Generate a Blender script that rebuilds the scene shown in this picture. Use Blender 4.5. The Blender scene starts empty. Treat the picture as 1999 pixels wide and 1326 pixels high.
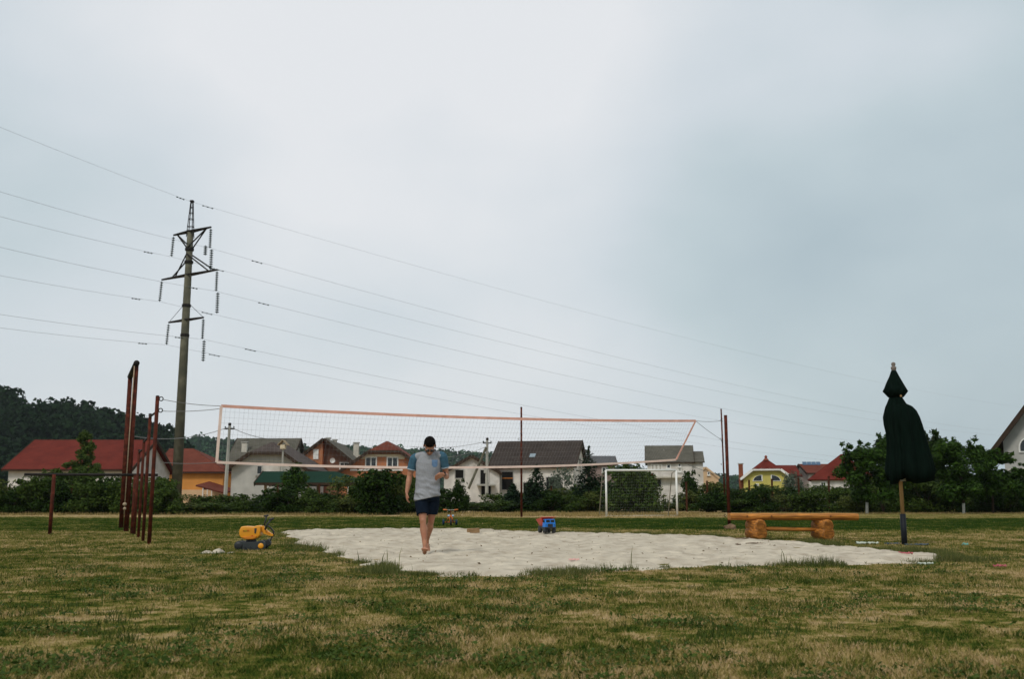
import bpy, bmesh, math, random
import numpy as np
from mathutils import Vector, Matrix, Euler, noise as mnoise
from mathutils.bvhtree import BVHTree

R = math.radians
scene = bpy.context.scene
COL = scene.collection

# ------------------------------------------------------------------ camera
CAM_H = 0.78
F = 1944.0                      # focal length in photograph pixels (1999 wide) = 35 mm lens
PITCH = math.atan(318.0 / F)
cam_d = bpy.data.cameras.new('camera')
cam = bpy.data.objects.new('camera', cam_d); COL.objects.link(cam)
cam.location = (0, 0, CAM_H)
cam.rotation_euler = (R(90) + PITCH, 0, 0)
cam_d.sensor_width = 36.0
cam_d.lens = F / 1999.0 * 36.0
cam_d.clip_start = 0.05
cam_d.clip_end = 6000
cam_d.dof.use_dof = True
cam_d.dof.focus_distance = 14.5
cam_d.dof.aperture_fstop = 4.0
scene.camera = cam

# ------------------------------------------------------------------ sky and sun
SUN_EL, SUN_AZ = R(50), R(205)          # azimuth from +Y, clockwise
world = bpy.data.worlds.new('World'); scene.world = world
world.use_nodes = True
nt = world.node_tree; nt.nodes.clear()
def N(t, typ, **kw):
    n = t.nodes.new(typ)
    for k, v in kw.items():
        if hasattr(n, k): setattr(n, k, v)
    return n
def L(t, a, b): t.links.new(a, b)
def math_node(t, op, a, b=None, clamp=False):
    n = t.nodes.new('ShaderNodeMath'); n.operation = op; n.use_clamp = clamp
    for i, v in enumerate((a, b)):
        if v is None: continue
        if hasattr(v, 'is_output'): t.links.new(v, n.inputs[i])
        else: n.inputs[i].default_value = v
    return n.outputs[0]
def ramp_node(t, fac, stops):
    n = t.nodes.new('ShaderNodeValToRGB')
    el = n.color_ramp.elements
    while len(el) < len(stops): el.new(0.5)
    for e, (p, c) in zip(el, stops):
        e.position = p; e.color = (c[0], c[1], c[2], 1)
    t.links.new(fac, n.inputs[0])
    return n.outputs[0]
out = N(nt, 'ShaderNodeOutputWorld')
sky = N(nt, 'ShaderNodeTexSky'); sky.sky_type = 'NISHITA'; sky.sun_disc = False
sky.sun_elevation = SUN_EL; sky.sun_rotation = SUN_AZ
sky.air_density = 1.5; sky.dust_density = 3.0
bg1 = N(nt, 'ShaderNodeBackground'); bg1.inputs[1].default_value = 0.09
L(nt, sky.outputs[0], bg1.inputs[0])
tc = N(nt, 'ShaderNodeTexCoord')
mp = N(nt, 'ShaderNodeMapping'); mp.inputs['Scale'].default_value = (1.0, 1.0, 1.7)
L(nt, tc.outputs['Generated'], mp.inputs[0])
no1 = N(nt, 'ShaderNodeTexNoise'); no1.inputs['Scale'].default_value = 2.0; no1.inputs['Detail'].default_value = 5; no1.inputs['Roughness'].default_value = 0.42
mp.inputs['Location'].default_value = (8.64, 7.847, 6.587)
L(nt, mp.outputs[0], no1.inputs[0])
# thin cloud veil: brighter in one patch ahead where the cloud is thin
glow_dir = Vector((math.sin(R(-6)), math.cos(R(-6)), math.tan(R(24)))).normalized()
dp = N(nt, 'ShaderNodeVectorMath'); dp.operation = 'DOT_PRODUCT'
L(nt, tc.outputs['Generated'], dp.inputs[0]); dp.inputs[1].default_value = glow_dir
g = math_node(nt, 'MULTIPLY_ADD', dp.outputs['Value'], 5.5); g.node.inputs[2].default_value = -4.5; g.node.use_clamp = True
v = math_node(nt, 'ADD', math_node(nt, 'ADD', math_node(nt, 'MULTIPLY', no1.outputs[0], 1.15), -0.20), math_node(nt, 'MULTIPLY', g, 0.42))
# an overcast sky grows brighter towards the zenith
zs_ = N(nt, 'ShaderNodeSeparateXYZ'); L(nt, tc.outputs['Generated'], zs_.inputs[0])
zm = N(nt, 'ShaderNodeMapRange'); zm.interpolation_type = 'SMOOTHSTEP'; zm.inputs['From Min'].default_value = 0.45; zm.inputs['From Max'].default_value = 1.0; zm.inputs['To Max'].default_value = 0.36
L(nt, zs_.outputs[2], zm.inputs['Value'])
v = math_node(nt, 'ADD', v, zm.outputs[0])
veil = ramp_node(nt, v, [(0.24, (0.38, 0.47, 0.52)), (0.46, (0.52, 0.605, 0.64)), (0.60, (0.635, 0.69, 0.73)), (0.80, (0.785, 0.80, 0.82))])
bg2 = N(nt, 'ShaderNodeBackground'); bg2.inputs[1].default_value = 1.0
L(nt, veil, bg2.inputs[0])
mx = N(nt, 'ShaderNodeMixShader')
mx.inputs[0].default_value = 0.90
L(nt, bg1.outputs[0], mx.inputs[1]); L(nt, bg2.outputs[0], mx.inputs[2]); L(nt, mx.outputs[0], out.inputs[0])

sd_ = bpy.data.lights.new('sun', 'SUN'); sd_.energy = 1.5; sd_.angle = R(12); sd_.color = (1.0, 0.95, 0.87)
sun = bpy.data.objects.new('sun', sd_); COL.objects.link(sun)
sv = Vector((math.sin(SUN_AZ) * math.cos(SUN_EL), math.cos(SUN_AZ) * math.cos(SUN_EL), math.sin(SUN_EL)))
sun.rotation_euler = sv.to_track_quat('Z', 'Y').to_euler()
sun.location = (0, 30, 60)

vs = scene.view_settings
vs.view_transform = 'Standard'; vs.look = 'None'; vs.exposure = 0.12; vs.gamma = 1.0; vs.use_curve_mapping = False

# ------------------------------------------------------------------ geometry helpers
def gz(x, y):                                   # lie of the land
    return 0.30 * min(max((y - 18.0) / 40.0, 0.0), 1.0)
def gz_np(y): return 0.30 * np.clip((y - 18.0) / 40.0, 0, 1)
CP, SP = math.cos(PITCH), math.sin(PITCH)
def ray(px, py):
    r = (px - 999.5) / F; u = -(py - 663.0) / F
    return r, CP - SP * u, SP + CP * u
def at(px, py, Y):
    r, dy, dz = ray(px, py); t = Y / dy
    return Vector((r * t, Y, CAM_H + dz * t))
def gp(px, py):                                 # where a sight line meets the ground
    r, dy, dz = ray(px, py); t = 5.0
    for _ in range(40):
        t = (CAM_H - gz(r * t, dy * t)) / max(-dz, 1e-4)
    return Vector((r * t, dy * t, gz(r * t, dy * t)))

def tag(o, label=None, cat=None, group=None, kind=None):
    if label: o['label'] = label
    if cat: o['category'] = cat
    if group: o['group'] = group
    if kind: o['kind'] = kind
    return o
def empty(name, loc, rz=0.0):
    o = bpy.data.objects.new(name, None); COL.objects.link(o)
    o.location = loc; o.rotation_euler = (0, 0, rz); o.empty_display_size = 0.1
    return o
def thing(name, loc, rz, label, cat, group=None):
    return tag(empty(name, loc, rz), label, cat, group)
def link_mesh(name, me, m, parent=None, loc=None):
    o = bpy.data.objects.new(name, me); COL.objects.link(o)
    if m is not None: me.materials.append(m)
    if parent: o.parent = parent
    if loc is not None: o.location = loc
    return o
def np_mesh(name, V, Fc):
    me = bpy.data.meshes.new(name)
    V = np.asarray(V, dtype=np.float32); Fc = np.asarray(Fc, dtype=np.int32)
    k = Fc.shape[1]
    me.vertices.add(len(V)); me.vertices.foreach_set('co', V.ravel())
    me.loops.add(Fc.size); me.loops.foreach_set('vertex_index', Fc.ravel())
    me.polygons.add(len(Fc)); me.polygons.foreach_set('loop_start', np.arange(0, Fc.size, k, dtype=np.int32))
    me.update(calc_edges=True); me.validate()
    return me
def copy_tree(o, parent=None):
    c = o.copy(); COL.objects.link(c); c.parent = parent
    for ch in list(o.children): copy_tree(ch, c)
    return c

class MB:
    """collects shapes, then becomes ONE mesh object"""
    def __init__(s, origin=(0, 0, 0)): s.v = []; s.f = []; s.o = Vector(origin); s.sm = False
    def add(s, vs, fs):
        n = len(s.v); s.v += [Vector(p) - s.o for p in vs]; s.f += [[i + n for i in f] for f in fs]; return s
    def box(s, c, d, rot=None):
        c = Vector(c); h = Vector(d) / 2
        M = rot if rot is not None else Matrix.Identity(3)
        P = [c + M @ Vector((sx * h.x, sy * h.y, sz * h.z)) for sz in (-1, 1) for sy in (-1, 1) for sx in (-1, 1)]
        return s.add(P, [(0, 2, 3, 1), (4, 5, 7, 6), (0, 1, 5, 4), (2, 6, 7, 3), (0, 4, 6, 2), (1, 3, 7, 5)])
    def rbox(s, c, d, b=0.01, rot=None):                     # box with chamfered edges
        bm = bmesh.new(); bmesh.ops.create_cube(bm, size=1)
        for v in bm.verts: v.co = Vector((v.co.x * d[0], v.co.y * d[1], v.co.z * d[2]))
        bmesh.ops.bevel(bm, geom=bm.edges[:], offset=b, segments=2, profile=0.6, affect='EDGES')
        M = rot if rot is not None else Matrix.Identity(3)
        bm.verts.index_update()
        s.add([Vector(c) + M @ v.co for v in bm.verts], [[v.index for v in f.verts] for f in bm.faces]); bm.free(); return s
    def tube(s, pts, r, seg=10, cap=True):
        pts = [Vector(p) for p in pts]; n = len(pts)
        rs = r if isinstance(r, (list, tuple)) else [r] * n
        prev = None; V = []
        for i, p in enumerate(pts):
            d = (pts[min(i + 1, n - 1)] - pts[max(i - 1, 0)]).normalized()
            if prev is None:
                a = Vector((0, 0, 1)) if abs(d.z) < 0.9 else Vector((1, 0, 0))
                u = d.cross(a).normalized()
            else: u = (prev - d * prev.dot(d)).normalized()
            prev = u; w = d.cross(u)
            for k in range(seg):
                t = 2 * math.pi * k / seg
                V.append(p + (u * math.cos(t) + w * math.sin(t)) * rs[i])
        Fc = []
        for i in range(n - 1):
            for k in range(seg):
                a = i * seg + k; b = i * seg + (k + 1) % seg
                Fc.append((a, b, b + seg, a + seg))
        if cap:
            Fc.append(tuple(range(seg - 1, -1, -1))); Fc.append(tuple(range((n - 1) * seg, n * seg)))
        return s.add(V, Fc)
    def capsule(s, pts, r, seg=14):                           # tube with rounded ends
        pts = [Vector(p) for p in pts]; rs = list(r)
        d0 = (pts[0] - pts[1]).normalized(); d1 = (pts[-1] - pts[-2]).normalized()
        P = [pts[0] + d0 * rs[0] * .97, pts[0] + d0 * rs[0] * .7] + pts + [pts[-1] + d1 * rs[-1] * .7, pts[-1] + d1 * rs[-1] * .97]
        return s.tube(P, [rs[0] * .25, rs[0] * .72] + rs + [rs[-1] * .72, rs[-1] * .25], seg)
    def lathe(s, prof, c=(0, 0, 0), seg=16, M=None):          # prof: (radius, z)
        c = Vector(c); M = M or Matrix.Identity(3); V = []; n = len(prof)
        for (r, z) in prof:
            for k in range(seg):
                t = 2 * math.pi * k / seg
                V.append(c + M @ Vector((r * math.cos(t), r * math.sin(t), z)))
        Fc = [(i * seg + k, i * seg + (k + 1) % seg, (i + 1) * seg + (k + 1) % seg, (i + 1) * seg + k) for i in range(n - 1) for k in range(seg)]
        Fc.append(tuple(range(seg - 1, -1, -1))); Fc.append(tuple(range((n - 1) * seg, n * seg)))
        return s.add(V, Fc)
    def sphere(s, c, rad, seg=16, rings=10, M=None):
        rx, ry, rz = rad if isinstance(rad, (tuple, list)) else (rad,) * 3
        M = M or Matrix.Identity(3); c = Vector(c); V = [c + M @ Vector((0, 0, -rz))]
        for i in range(1, rings):
            ph = -math.pi / 2 + math.pi * i / rings
            for k in range(seg):
                t = 2 * math.pi * k / seg
                V.append(c + M @ Vector((rx * math.cos(ph) * math.cos(t), ry * math.cos(ph) * math.sin(t), rz * math.sin(ph))))
        V.append(c + M @ Vector((0, 0, rz))); Fc = []
        for k in range(seg): Fc.append((0, 1 + (k + 1) % seg, 1 + k))
        for i in range(rings - 2):
            for k in range(seg):
                a = 1 + i * seg + k; b = 1 + i * seg + (k + 1) % seg
                Fc.append((a, b, b + seg, a + seg))
        e = len(V) - 1; q = 1 + (rings - 2) * seg
        for k in range(seg): Fc.append((q + k, q + (k + 1) % seg, e))
        return s.add(V, Fc)
    def rings(s, R_):                                         # R_: list of (cx, cy, cz, rx, ry), horizontal ellipses
        seg = 28; V = []
        for (x, y, z, rx, ry) in R_:
            for k in range(seg):
                t = 2 * math.pi * k / seg
                V.append(Vector((x + rx * math.cos(t), y + ry * math.sin(t), z)))
        n = len(R_)
        Fc = [(i * seg + k, i * seg + (k + 1) % seg, (i + 1) * seg + (k + 1) % seg, (i + 1) * seg + k) for i in range(n - 1) for k in range(seg)]
        Fc.append(tuple(range(seg - 1, -1, -1))); Fc.append(tuple(range((n - 1) * seg, n * seg)))
        return s.add(V, Fc)
    def slab(s, poly, t):                                     # polygon thickened along its normal
        P = [Vector(p) for p in poly]
        nn = Vector((0, 0, 0))
        for i in range(len(P)):
            a, b = P[i], P[(i + 1) % len(P)]; nn += a.cross(b)
        nn.normalize(); n = len(P)
        V = P + [p + nn * t for p in P]
        Fc = [tuple(range(n - 1, -1, -1)), tuple(range(n, 2 * n))] + [(i, (i + 1) % n, (i + 1) % n + n, i + n) for i in range(n)]
        return s.add(V, Fc)
    def build(s, name, m, parent=None, smooth=False, loc=None):
        me = bpy.data.meshes.new(name)
        me.from_pydata([tuple(v) for v in s.v], [], s.f); me.update()
        bm = bmesh.new(); bm.from_mesh(me); bmesh.ops.recalc_face_normals(bm, faces=bm.faces[:]); bm.to_mesh(me); bm.free()
        o = link_mesh(name, me, m, parent, loc)
        if smooth or s.sm:
            for p in me.polygons: p.use_smooth = True
        return o

# ------------------------------------------------------------------ materials
MATS = {}
def mat(name, col, rough=0.8, var=0.18, scale=6.0, bump=0.0, metal=0.0, detail=4, col2=None, spec=0.12, streak=None, bscale=None):
    """plain procedural material: base colour broken up by noise, optional second (weathered) colour"""
    if name in MATS: return MATS[name]
    m = bpy.data.materials.new(name); m.use_nodes = True; t = m.node_tree
    b = t.nodes['Principled BSDF']
    b.inputs['Roughness'].default_value = rough; b.inputs['Metallic'].default_value = metal
    b.inputs['Specular IOR Level'].default_value = spec
    tc = N(t, 'ShaderNodeTexCoord'); mp = N(t, 'ShaderNodeMapping'); L(t, tc.outputs['Object'], mp.inputs[0])
    if streak: mp.inputs['Scale'].default_value = streak
    n = N(t, 'ShaderNodeTexNoise'); n.inputs['Scale'].default_value = scale; n.inputs['Detail'].default_value = detail
    L(t, mp.outputs[0], n.inputs[0])
    c = Vector(col); lo = c * (1 - var); hi = c * (1 + var)
    if col2 is not None:
        r = ramp_node(t, n.outputs[0], [(0.32, col2), (0.5, lo), (0.68, hi)])
    else:
        r = ramp_node(t, n.outputs[0], [(0.3, lo), (0.7, hi)])
    L(t, r, b.inputs['Base Color'])
    if bump:
        bp = N(t, 'ShaderNodeBump'); bp.inputs['Strength'].default_value = bump; bp.inputs['Distance'].default_value = 0.02
        n2 = N(t, 'ShaderNodeTexNoise'); n2.inputs['Scale'].default_value = bscale or scale * 4; n2.inputs['Detail'].default_value = 4
        L(t, mp.outputs[0], n2.inputs[0]); L(t, n2.outputs[0], bp.inputs['Height']); L(t, bp.outputs[0], b.inputs['Normal'])
    MATS[name] = m; return m

def leaf_mat(name, lo, hi, trans=0.25, rough=0.55):
    if name in MATS: return MATS[name]
    m = bpy.data.materials.new(name); m.use_nodes = True; t = m.node_tree
    b = t.nodes['Principled BSDF']; b.inputs['Roughness'].default_value = rough; b.inputs['Specular IOR Level'].default_value = 0.04
    ge = N(t, 'ShaderNodeNewGeometry'); n = N(t, 'ShaderNodeTexNoise'); n.inputs['Scale'].default_value = 1.3
    L(t, ge.outputs['Position'], n.inputs[0])
    f = math_node(t, 'ADD', math_node(t, 'MULTIPLY', ge.outputs['Random Per Island'], 0.6), math_node(t, 'MULTIPLY', n.outputs[0], 0.5))
    c = ramp_node(t, f, [(0.15, lo), (0.95, hi)])
    L(t, c, b.inputs['Base Color'])
    tr = N(t, 'ShaderNodeBsdfTranslucent'); L(t, c, tr.inputs[0])
    ms = N(t, 'ShaderNodeMixShader'); ms.inputs[0].default_value = trans
    L(t, b.outputs[0], ms.inputs[1]); L(t, tr.outputs[0], ms.inputs[2])
    L(t, ms.outputs[0], t.nodes['Material Output'].inputs[0])
    MATS[name] = m; return m

def roof_mat(name, col, col2, rows=5.0, rough=0.75):
    """roof covering: courses and streaks of weathering"""
    m = bpy.data.materials.new(name); m.use_nodes = True; t = m.node_tree
    b = t.nodes['Principled BSDF']; b.inputs['Roughness'].default_value = rough; b.inputs['Specular IOR Level'].default_value = 0.05
    tc = N(t, 'ShaderNodeTexCoord')
    n = N(t, 'ShaderNodeTexNoise'); n.inputs['Scale'].default_value = 0.9; n.inputs['Detail'].default_value = 8; n.inputs['Roughness'].default_value = 0.65
    L(t, tc.outputs['Object'], n.inputs[0])
    br = N(t, 'ShaderNodeTexBrick'); br.inputs['Scale'].default_value = rows * 0.5
    br.inputs['Color1'].default_value = (1, 1, 1, 1); br.inputs['Color2'].default_value = (.82, .82, .82, 1); br.inputs['Mortar'].default_value = (.6, .6, .6, 1)
    br.inputs['Mortar Size'].default_value = 0.03
    L(t, tc.outputs['Object'], br.inputs[0])
    c = ramp_node(t, n.outputs[0], [(0.3, col2), (0.62, col)])
    mxn = N(t, 'ShaderNodeMixRGB'); mxn.blend_type = 'MULTIPLY'; mxn.inputs[0].default_value = 0.7
    L(t, c, mxn.inputs[1]); L(t, br.outputs[0], mxn.inputs[2]); L(t, mxn.outputs[0], b.inputs['Base Color'])
    bp = N(t, 'ShaderNodeBump'); bp.inputs['Strength'].default_value = 0.5; bp.inputs['Distance'].default_value = 0.05
    L(t, br.outputs[1], bp.inputs['Height']); L(t, bp.outputs[0], b.inputs['Normal'])
    return m

def smooth_node(t, x, a, b):
    n = t.nodes.new('ShaderNodeMapRange'); n.interpolation_type = 'SMOOTHSTEP'
    t.links.new(x, n.inputs['Value']); n.inputs['From Min'].default_value = a; n.inputs['From Max'].default_value = b
    return n.outputs['Result']
def grass_material(name, dark, blades):
    """dry and green patches of a mown summer lawn (world position decides the patch)"""
    m = bpy.data.materials.new(name); m.use_nodes = True; t = m.node_tree
    b = t.nodes['Principled BSDF']; b.inputs['Roughness'].default_value = 0.8; b.inputs['Specular IOR Level'].default_value = 0.0
    ge = N(t, 'ShaderNodeNewGeometry')
    sp = N(t, 'ShaderNodeSeparateXYZ'); L(t, ge.outputs['Position'], sp.inputs[0])
    fl = N(t, 'ShaderNodeCombineXYZ'); L(t, sp.outputs[0], fl.inputs[0]); L(t, sp.outputs[1], fl.inputs[1])
    def noi(sc, det, off):
        mp = N(t, 'ShaderNodeMapping'); mp.inputs['Location'].default_value = (off, off * 1.7, 0); L(t, fl.outputs[0], mp.inputs[0])
        n = N(t, 'ShaderNodeTexNoise'); n.inputs['Scale'].default_value = sc; n.inputs['Detail'].default_value = det; n.inputs['Roughness'].default_value = 0.6
        L(t, mp.outputs[0], n.inputs[0]); return n.outputs[0]
    d = math_node(t, 'ADD', math_node(t, 'MULTIPLY', noi(0.75, 4, 3.1), 0.45), math_node(t, 'MULTIPLY', noi(3.4, 5, 9.3), 0.60))
    d = math_node(t, 'ADD', d, math_node(t, 'MULTIPLY', math_node(t, 'SUBTRACT', noi(9.0, 3, 1.3), 0.5), 0.35))
    d = math_node(t, 'MULTIPLY_ADD', d, 1.9); d.node.inputs[2].default_value = -0.465
    X, Y = sp.outputs[0], sp.outputs[1]
    # watered green belt behind the sand court, unmown straw strip at the field's edge
    wob = math_node(t, 'ADD', Y, math_node(t, 'MULTIPLY', math_node(t, 'SUBTRACT', noi(0.11, 5, 5.0), 0.5), 13.0))
    belt = math_node(t, 'MULTIPLY', smooth_node(t, wob, 24.5, 29.0), math_node(t, 'SUBTRACT', 1.0, smooth_node(t, wob, 38.0, 41.0)))
    right = math_node(t, 'ADD', 0.55, math_node(t, 'MULTIPLY', smooth_node(t, X, -6.0, 6.0), 0.45))
    d = math_node(t, 'SUBTRACT', d, math_node(t, 'MULTIPLY', math_node(t, 'MULTIPLY', belt, right), 0.30))
    d = math_node(t, 'ADD', d, math_node(t, 'MULTIPLY', math_node(t, 'MULTIPLY', smooth_node(t, wob, 40.0, 43.0), math_node(t, 'SUBTRACT', 1.0, smooth_node(t, X, 9.0, 16.0))), 0.22))
    # worn dry area right of the court, greener towards both sides
    d = math_node(t, 'SUBTRACT', d, math_node(t, 'MULTIPLY', math_node(t, 'SUBTRACT', 1.0, smooth_node(t, X, -4.5, -1.2)), 0.045))
    if blades:
        d = math_node(t, 'ADD', d, math_node(t, 'MULTIPLY', math_node(t, 'SUBTRACT', ge.outputs['Random Per Island'], 0.5), 0.34))
    k = dark
    c = ramp_node(t, d, [(0.24, (0.022 * k, 0.046 * k, 0.008 * k)), (0.40, (0.068 * k, 0.088 * k, 0.015 * k)), (0.50, (0.140 * k, 0.130 * k, 0.030 * k)),
                         (0.61, (0.29 * k, 0.220 * k, 0.080 * k)), (0.80, (0.46 * k, 0.330 * k, 0.185 * k))])
    L(t, c, b.inputs['Base Color'])
    if blades:
        tr = N(t, 'ShaderNodeBsdfTranslucent'); L(t, c, tr.inputs[0])
        ms = N(t, 'ShaderNodeMixShader'); ms.inputs[0].default_value = 0.25
        L(t, b.outputs[0], ms.inputs[1]); L(t, tr.outputs[0], ms.inputs[2]); L(t, ms.outputs[0], t.nodes['Material Output'].inputs[0])
    else:
        bp = N(t, 'ShaderNodeBump'); bp.inputs['Strength'].default_value = 0.6; bp.inputs['Distance'].default_value = 0.05
        L(t, noi(14.0, 6, 0.0), bp.inputs['Height']); L(t, bp.outputs[0], b.inputs['Normal'])
    return m

M_ground = grass_material('lawn_soil', 0.85, False)
M_blade = grass_material('grass_blades', 1.15, True)
M_rust = mat('rust_red_paint', (0.100, 0.022, 0.011), 0.75, 0.3, 9, 0.3, col2=(0.045, 0.014, 0.008))
M_dsteel = mat('dark_steel', (0.02, 0.017, 0.015), 0.6, 0.3, 10)
M_rope = mat('pale_rope', (0.36, 0.28, 0.19), 0.9, 0.2, 40)
M_tape = mat('salmon_net_tape', (0.75, 0.40, 0.31), 0.8, 0.12, 5)
M_tapew = mat('pale_pink_net_tape', (0.82, 0.62, 0.53), 0.8, 0.1, 5)
M_string = mat('net_string', (0.20, 0.19, 0.18), 0.9, 0.1, 8)
M_white = mat('white_paint', (0.78, 0.77, 0.73), 0.5, 0.07, 3)
M_conc = mat('pylon_concrete', (0.125, 0.118, 0.082), 0.85, 0.22, 1.2, 0.3, col2=(0.075, 0.075, 0.055))
M_concl = mat('pale_concrete', (0.38, 0.37, 0.33), 0.85, 0.15, 1.5, 0.3)
M_wire = mat('wire', (0.24, 0.24, 0.25), 0.6, 0.1, 3)
M_insul = mat('insulator_glass', (0.030, 0.050, 0.045), 0.4, 0.2, 8)
M_glass = mat('dark_glass', (0.012, 0.016, 0.018), 0.12, 0.2, 2, spec=0.6)
M_dark = mat('opening_shade', (0.012, 0.011, 0.010), 0.9, 0.2, 3)  # near-black colour standing for the shade inside openings

# ================================================================== the setting
rng = np.random.default_rng(7)
random.seed(5)
# ground: one sheet to the horizon
ys = [-40, 0, 9, 18, 28, 38, 48, 58, 90, 160, 400, 1500]
xs = [-1500, -400, -120, -60, -30, -15, -5, 5, 15, 30, 60, 120, 400, 1500]
GV = [(x, y, gz(x, y)) for y in ys for x in xs]
GF = [(j * len(xs) + i, j * len(xs) + i + 1, (j + 1) * len(xs) + i + 1, (j + 1) * len(xs) + i) for j in range(len(ys) - 1) for i in range(len(xs) - 1)]
g_o = link_mesh('ground', np_mesh('ground', GV, GF), M_ground); tag(g_o, kind='structure')

# sand court
POLY = [gp(*p) for p in [(545, 1039), (575, 1058), (640, 1080), (705, 1100), (760, 1117), (835, 1126), (1000, 1127), (1180, 1116), (1330, 1110),
                          (1500, 1106), (1660, 1103), (1820, 1100), (1885, 1094), (1840, 1086), (1790, 1081), (1700, 1073), (1560, 1060), (1450, 1053), (1300, 1046), (1150, 1043), (1060, 1041), (900, 1034), (700, 1035)]]
PX = np.array([p.x for p in POLY]); PY = np.array([p.y for p in POLY])
def sdist(x, y):                                 # signed distance to the court's outline, positive inside
    x = np.asarray(x, float); y = np.asarray(y, float)
    best = np.full(x.shape, 1e9); ins = np.zeros(x.shape, bool)
    n = len(PX)
    for i in range(n):
        x0, y0, x1, y1 = PX[i], PY[i], PX[(i + 1) % n], PY[(i + 1) % n]
        dx, dy = x1 - x0, y1 - y0
        t = np.clip(((x - x0) * dx + (y - y0) * dy) / (dx * dx + dy * dy), 0, 1)
        best = np.minimum(best, np.hypot(x - x0 - t * dx, y - y0 - t * dy))
        c = (y0 > y) != (y1 > y)
        xi = x0 + (y - y0) * dx / (dy if abs(dy) > 1e-9 else 1e-9)
        ins ^= c & (x < xi)
    return np.where(ins, best, -best)
def vnoise(x, y, s, seed=0):                     # cheap smooth value noise
    r = np.random.default_rng(seed); T = r.random((256, 256))
    u = x / s + 300.3; v = y / s + 300.7
    i = np.floor(u).astype(int); j = np.floor(v).astype(int); fu = u - i; fv = v - j
    fu = fu * fu * (3 - 2 * fu); fv = fv * fv * (3 - 2 * fv)
    a = T[i % 256, j % 256]; b = T[(i + 1) % 256, j % 256]; c = T[i % 256, (j + 1) % 256]; d = T[(i + 1) % 256, (j + 1) % 256]
    return (a * (1 - fu) + b * fu) * (1 - fv) + (c * (1 - fu) + d * fu) * fv
def edge(x, y): return sdist(x, y) + (vnoise(x, y, 0.55, 1) - .5) * 0.34 + (vnoise(x, y, 0.16, 2) - .5) * 0.16
def sand_z(x, y, e=None):
    e = edge(x, y) if e is None else e
    k = np.clip((e + 0.18) / 0.5, 0, 1)
    b = (vnoise(x, y, 0.6, 3) - .5) * 0.035 + (vnoise(x, y, 0.24, 4) - .5) * 0.036 + (vnoise(x, y, 0.12, 5) - .5) * 0.030
    fp = np.maximum(0, vnoise(x, y, 0.28, 6) - .62) * -0.20 + np.maximum(0, vnoise(x, y, 0.2, 7) - .7) * -0.15       # footprints
    return gz_np(y) - 0.03 + 0.075 * k + (b + fp) * k
st = 0.06
gx = np.arange(PX.min() - .6, PX.max() + .6, st); gy = np.arange(PY.min() - .6, PY.max() + .6, st)
XX, YY = np.meshgrid(gx, gy); E = edge(XX, YY); ZZ = sand_z(XX, YY, E)
idx = np.arange(XX.size).reshape(XX.shape)
q = np.stack([idx[:-1, :-1], idx[:-1, 1:], idx[1:, 1:], idx[1:, :-1]], -1).reshape(-1, 4)
keep = (E.ravel()[q] > -0.22).any(1); q = q[keep]
u, inv = np.unique(q, return_inverse=True)
SV = np.stack([XX.ravel(), YY.ravel(), ZZ.ravel()], -1)[u]
M_sand = mat('pale_sand', (0.525, 0.46, 0.36), 0.95, 0.10, 3.5, 1.0, detail=10, col2=(0.37, 0.31, 0.235), spec=0.1, bscale=24)
so = link_mesh('sand_court', np_mesh('sand_court', SV, inv.reshape(-1, 4)), M_sand); tag(so, kind='structure')
for p in so.data.polygons: p.use_smooth = True

# ------------------------------------------------------------------ wooded hills
def leaf_quads(P, Nn, size, rg, aspect=0.6):
    """one folded-less rhombus leaf per point, facing roughly Nn"""
    n = len(P)
    Nn = Nn / np.maximum(np.linalg.norm(Nn, axis=1, keepdims=True), 1e-6)
    a = rg.normal(size=(n, 3)); u = np.cross(Nn, a); u /= np.maximum(np.linalg.norm(u, axis=1, keepdims=True), 1e-6)
    w = np.cross(Nn, u); s = (np.asarray(size) * rg.uniform(.65, 1.35, n))[:, None]
    V = np.stack([P - u * s, P + w * s * aspect, P + u * s, P - w * s * aspect], 1).reshape(-1, 3)
    return V, np.arange(4 * n).reshape(-1, 4)
M_wood1 = leaf_mat('near_wood_leaves', (0.0045, 0.014, 0.005), (0.014, 0.032, 0.010), 0.1, 0.7)
M_wood2 = leaf_mat('far_wood_leaves', (0.012, 0.040, 0.016), (0.034, 0.080, 0.032), 0.1, 0.7)
M_hill = mat('wooded_hill_soil', (0.012, 0.020, 0.008), 0.95, 0.3, 0.05)
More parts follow.
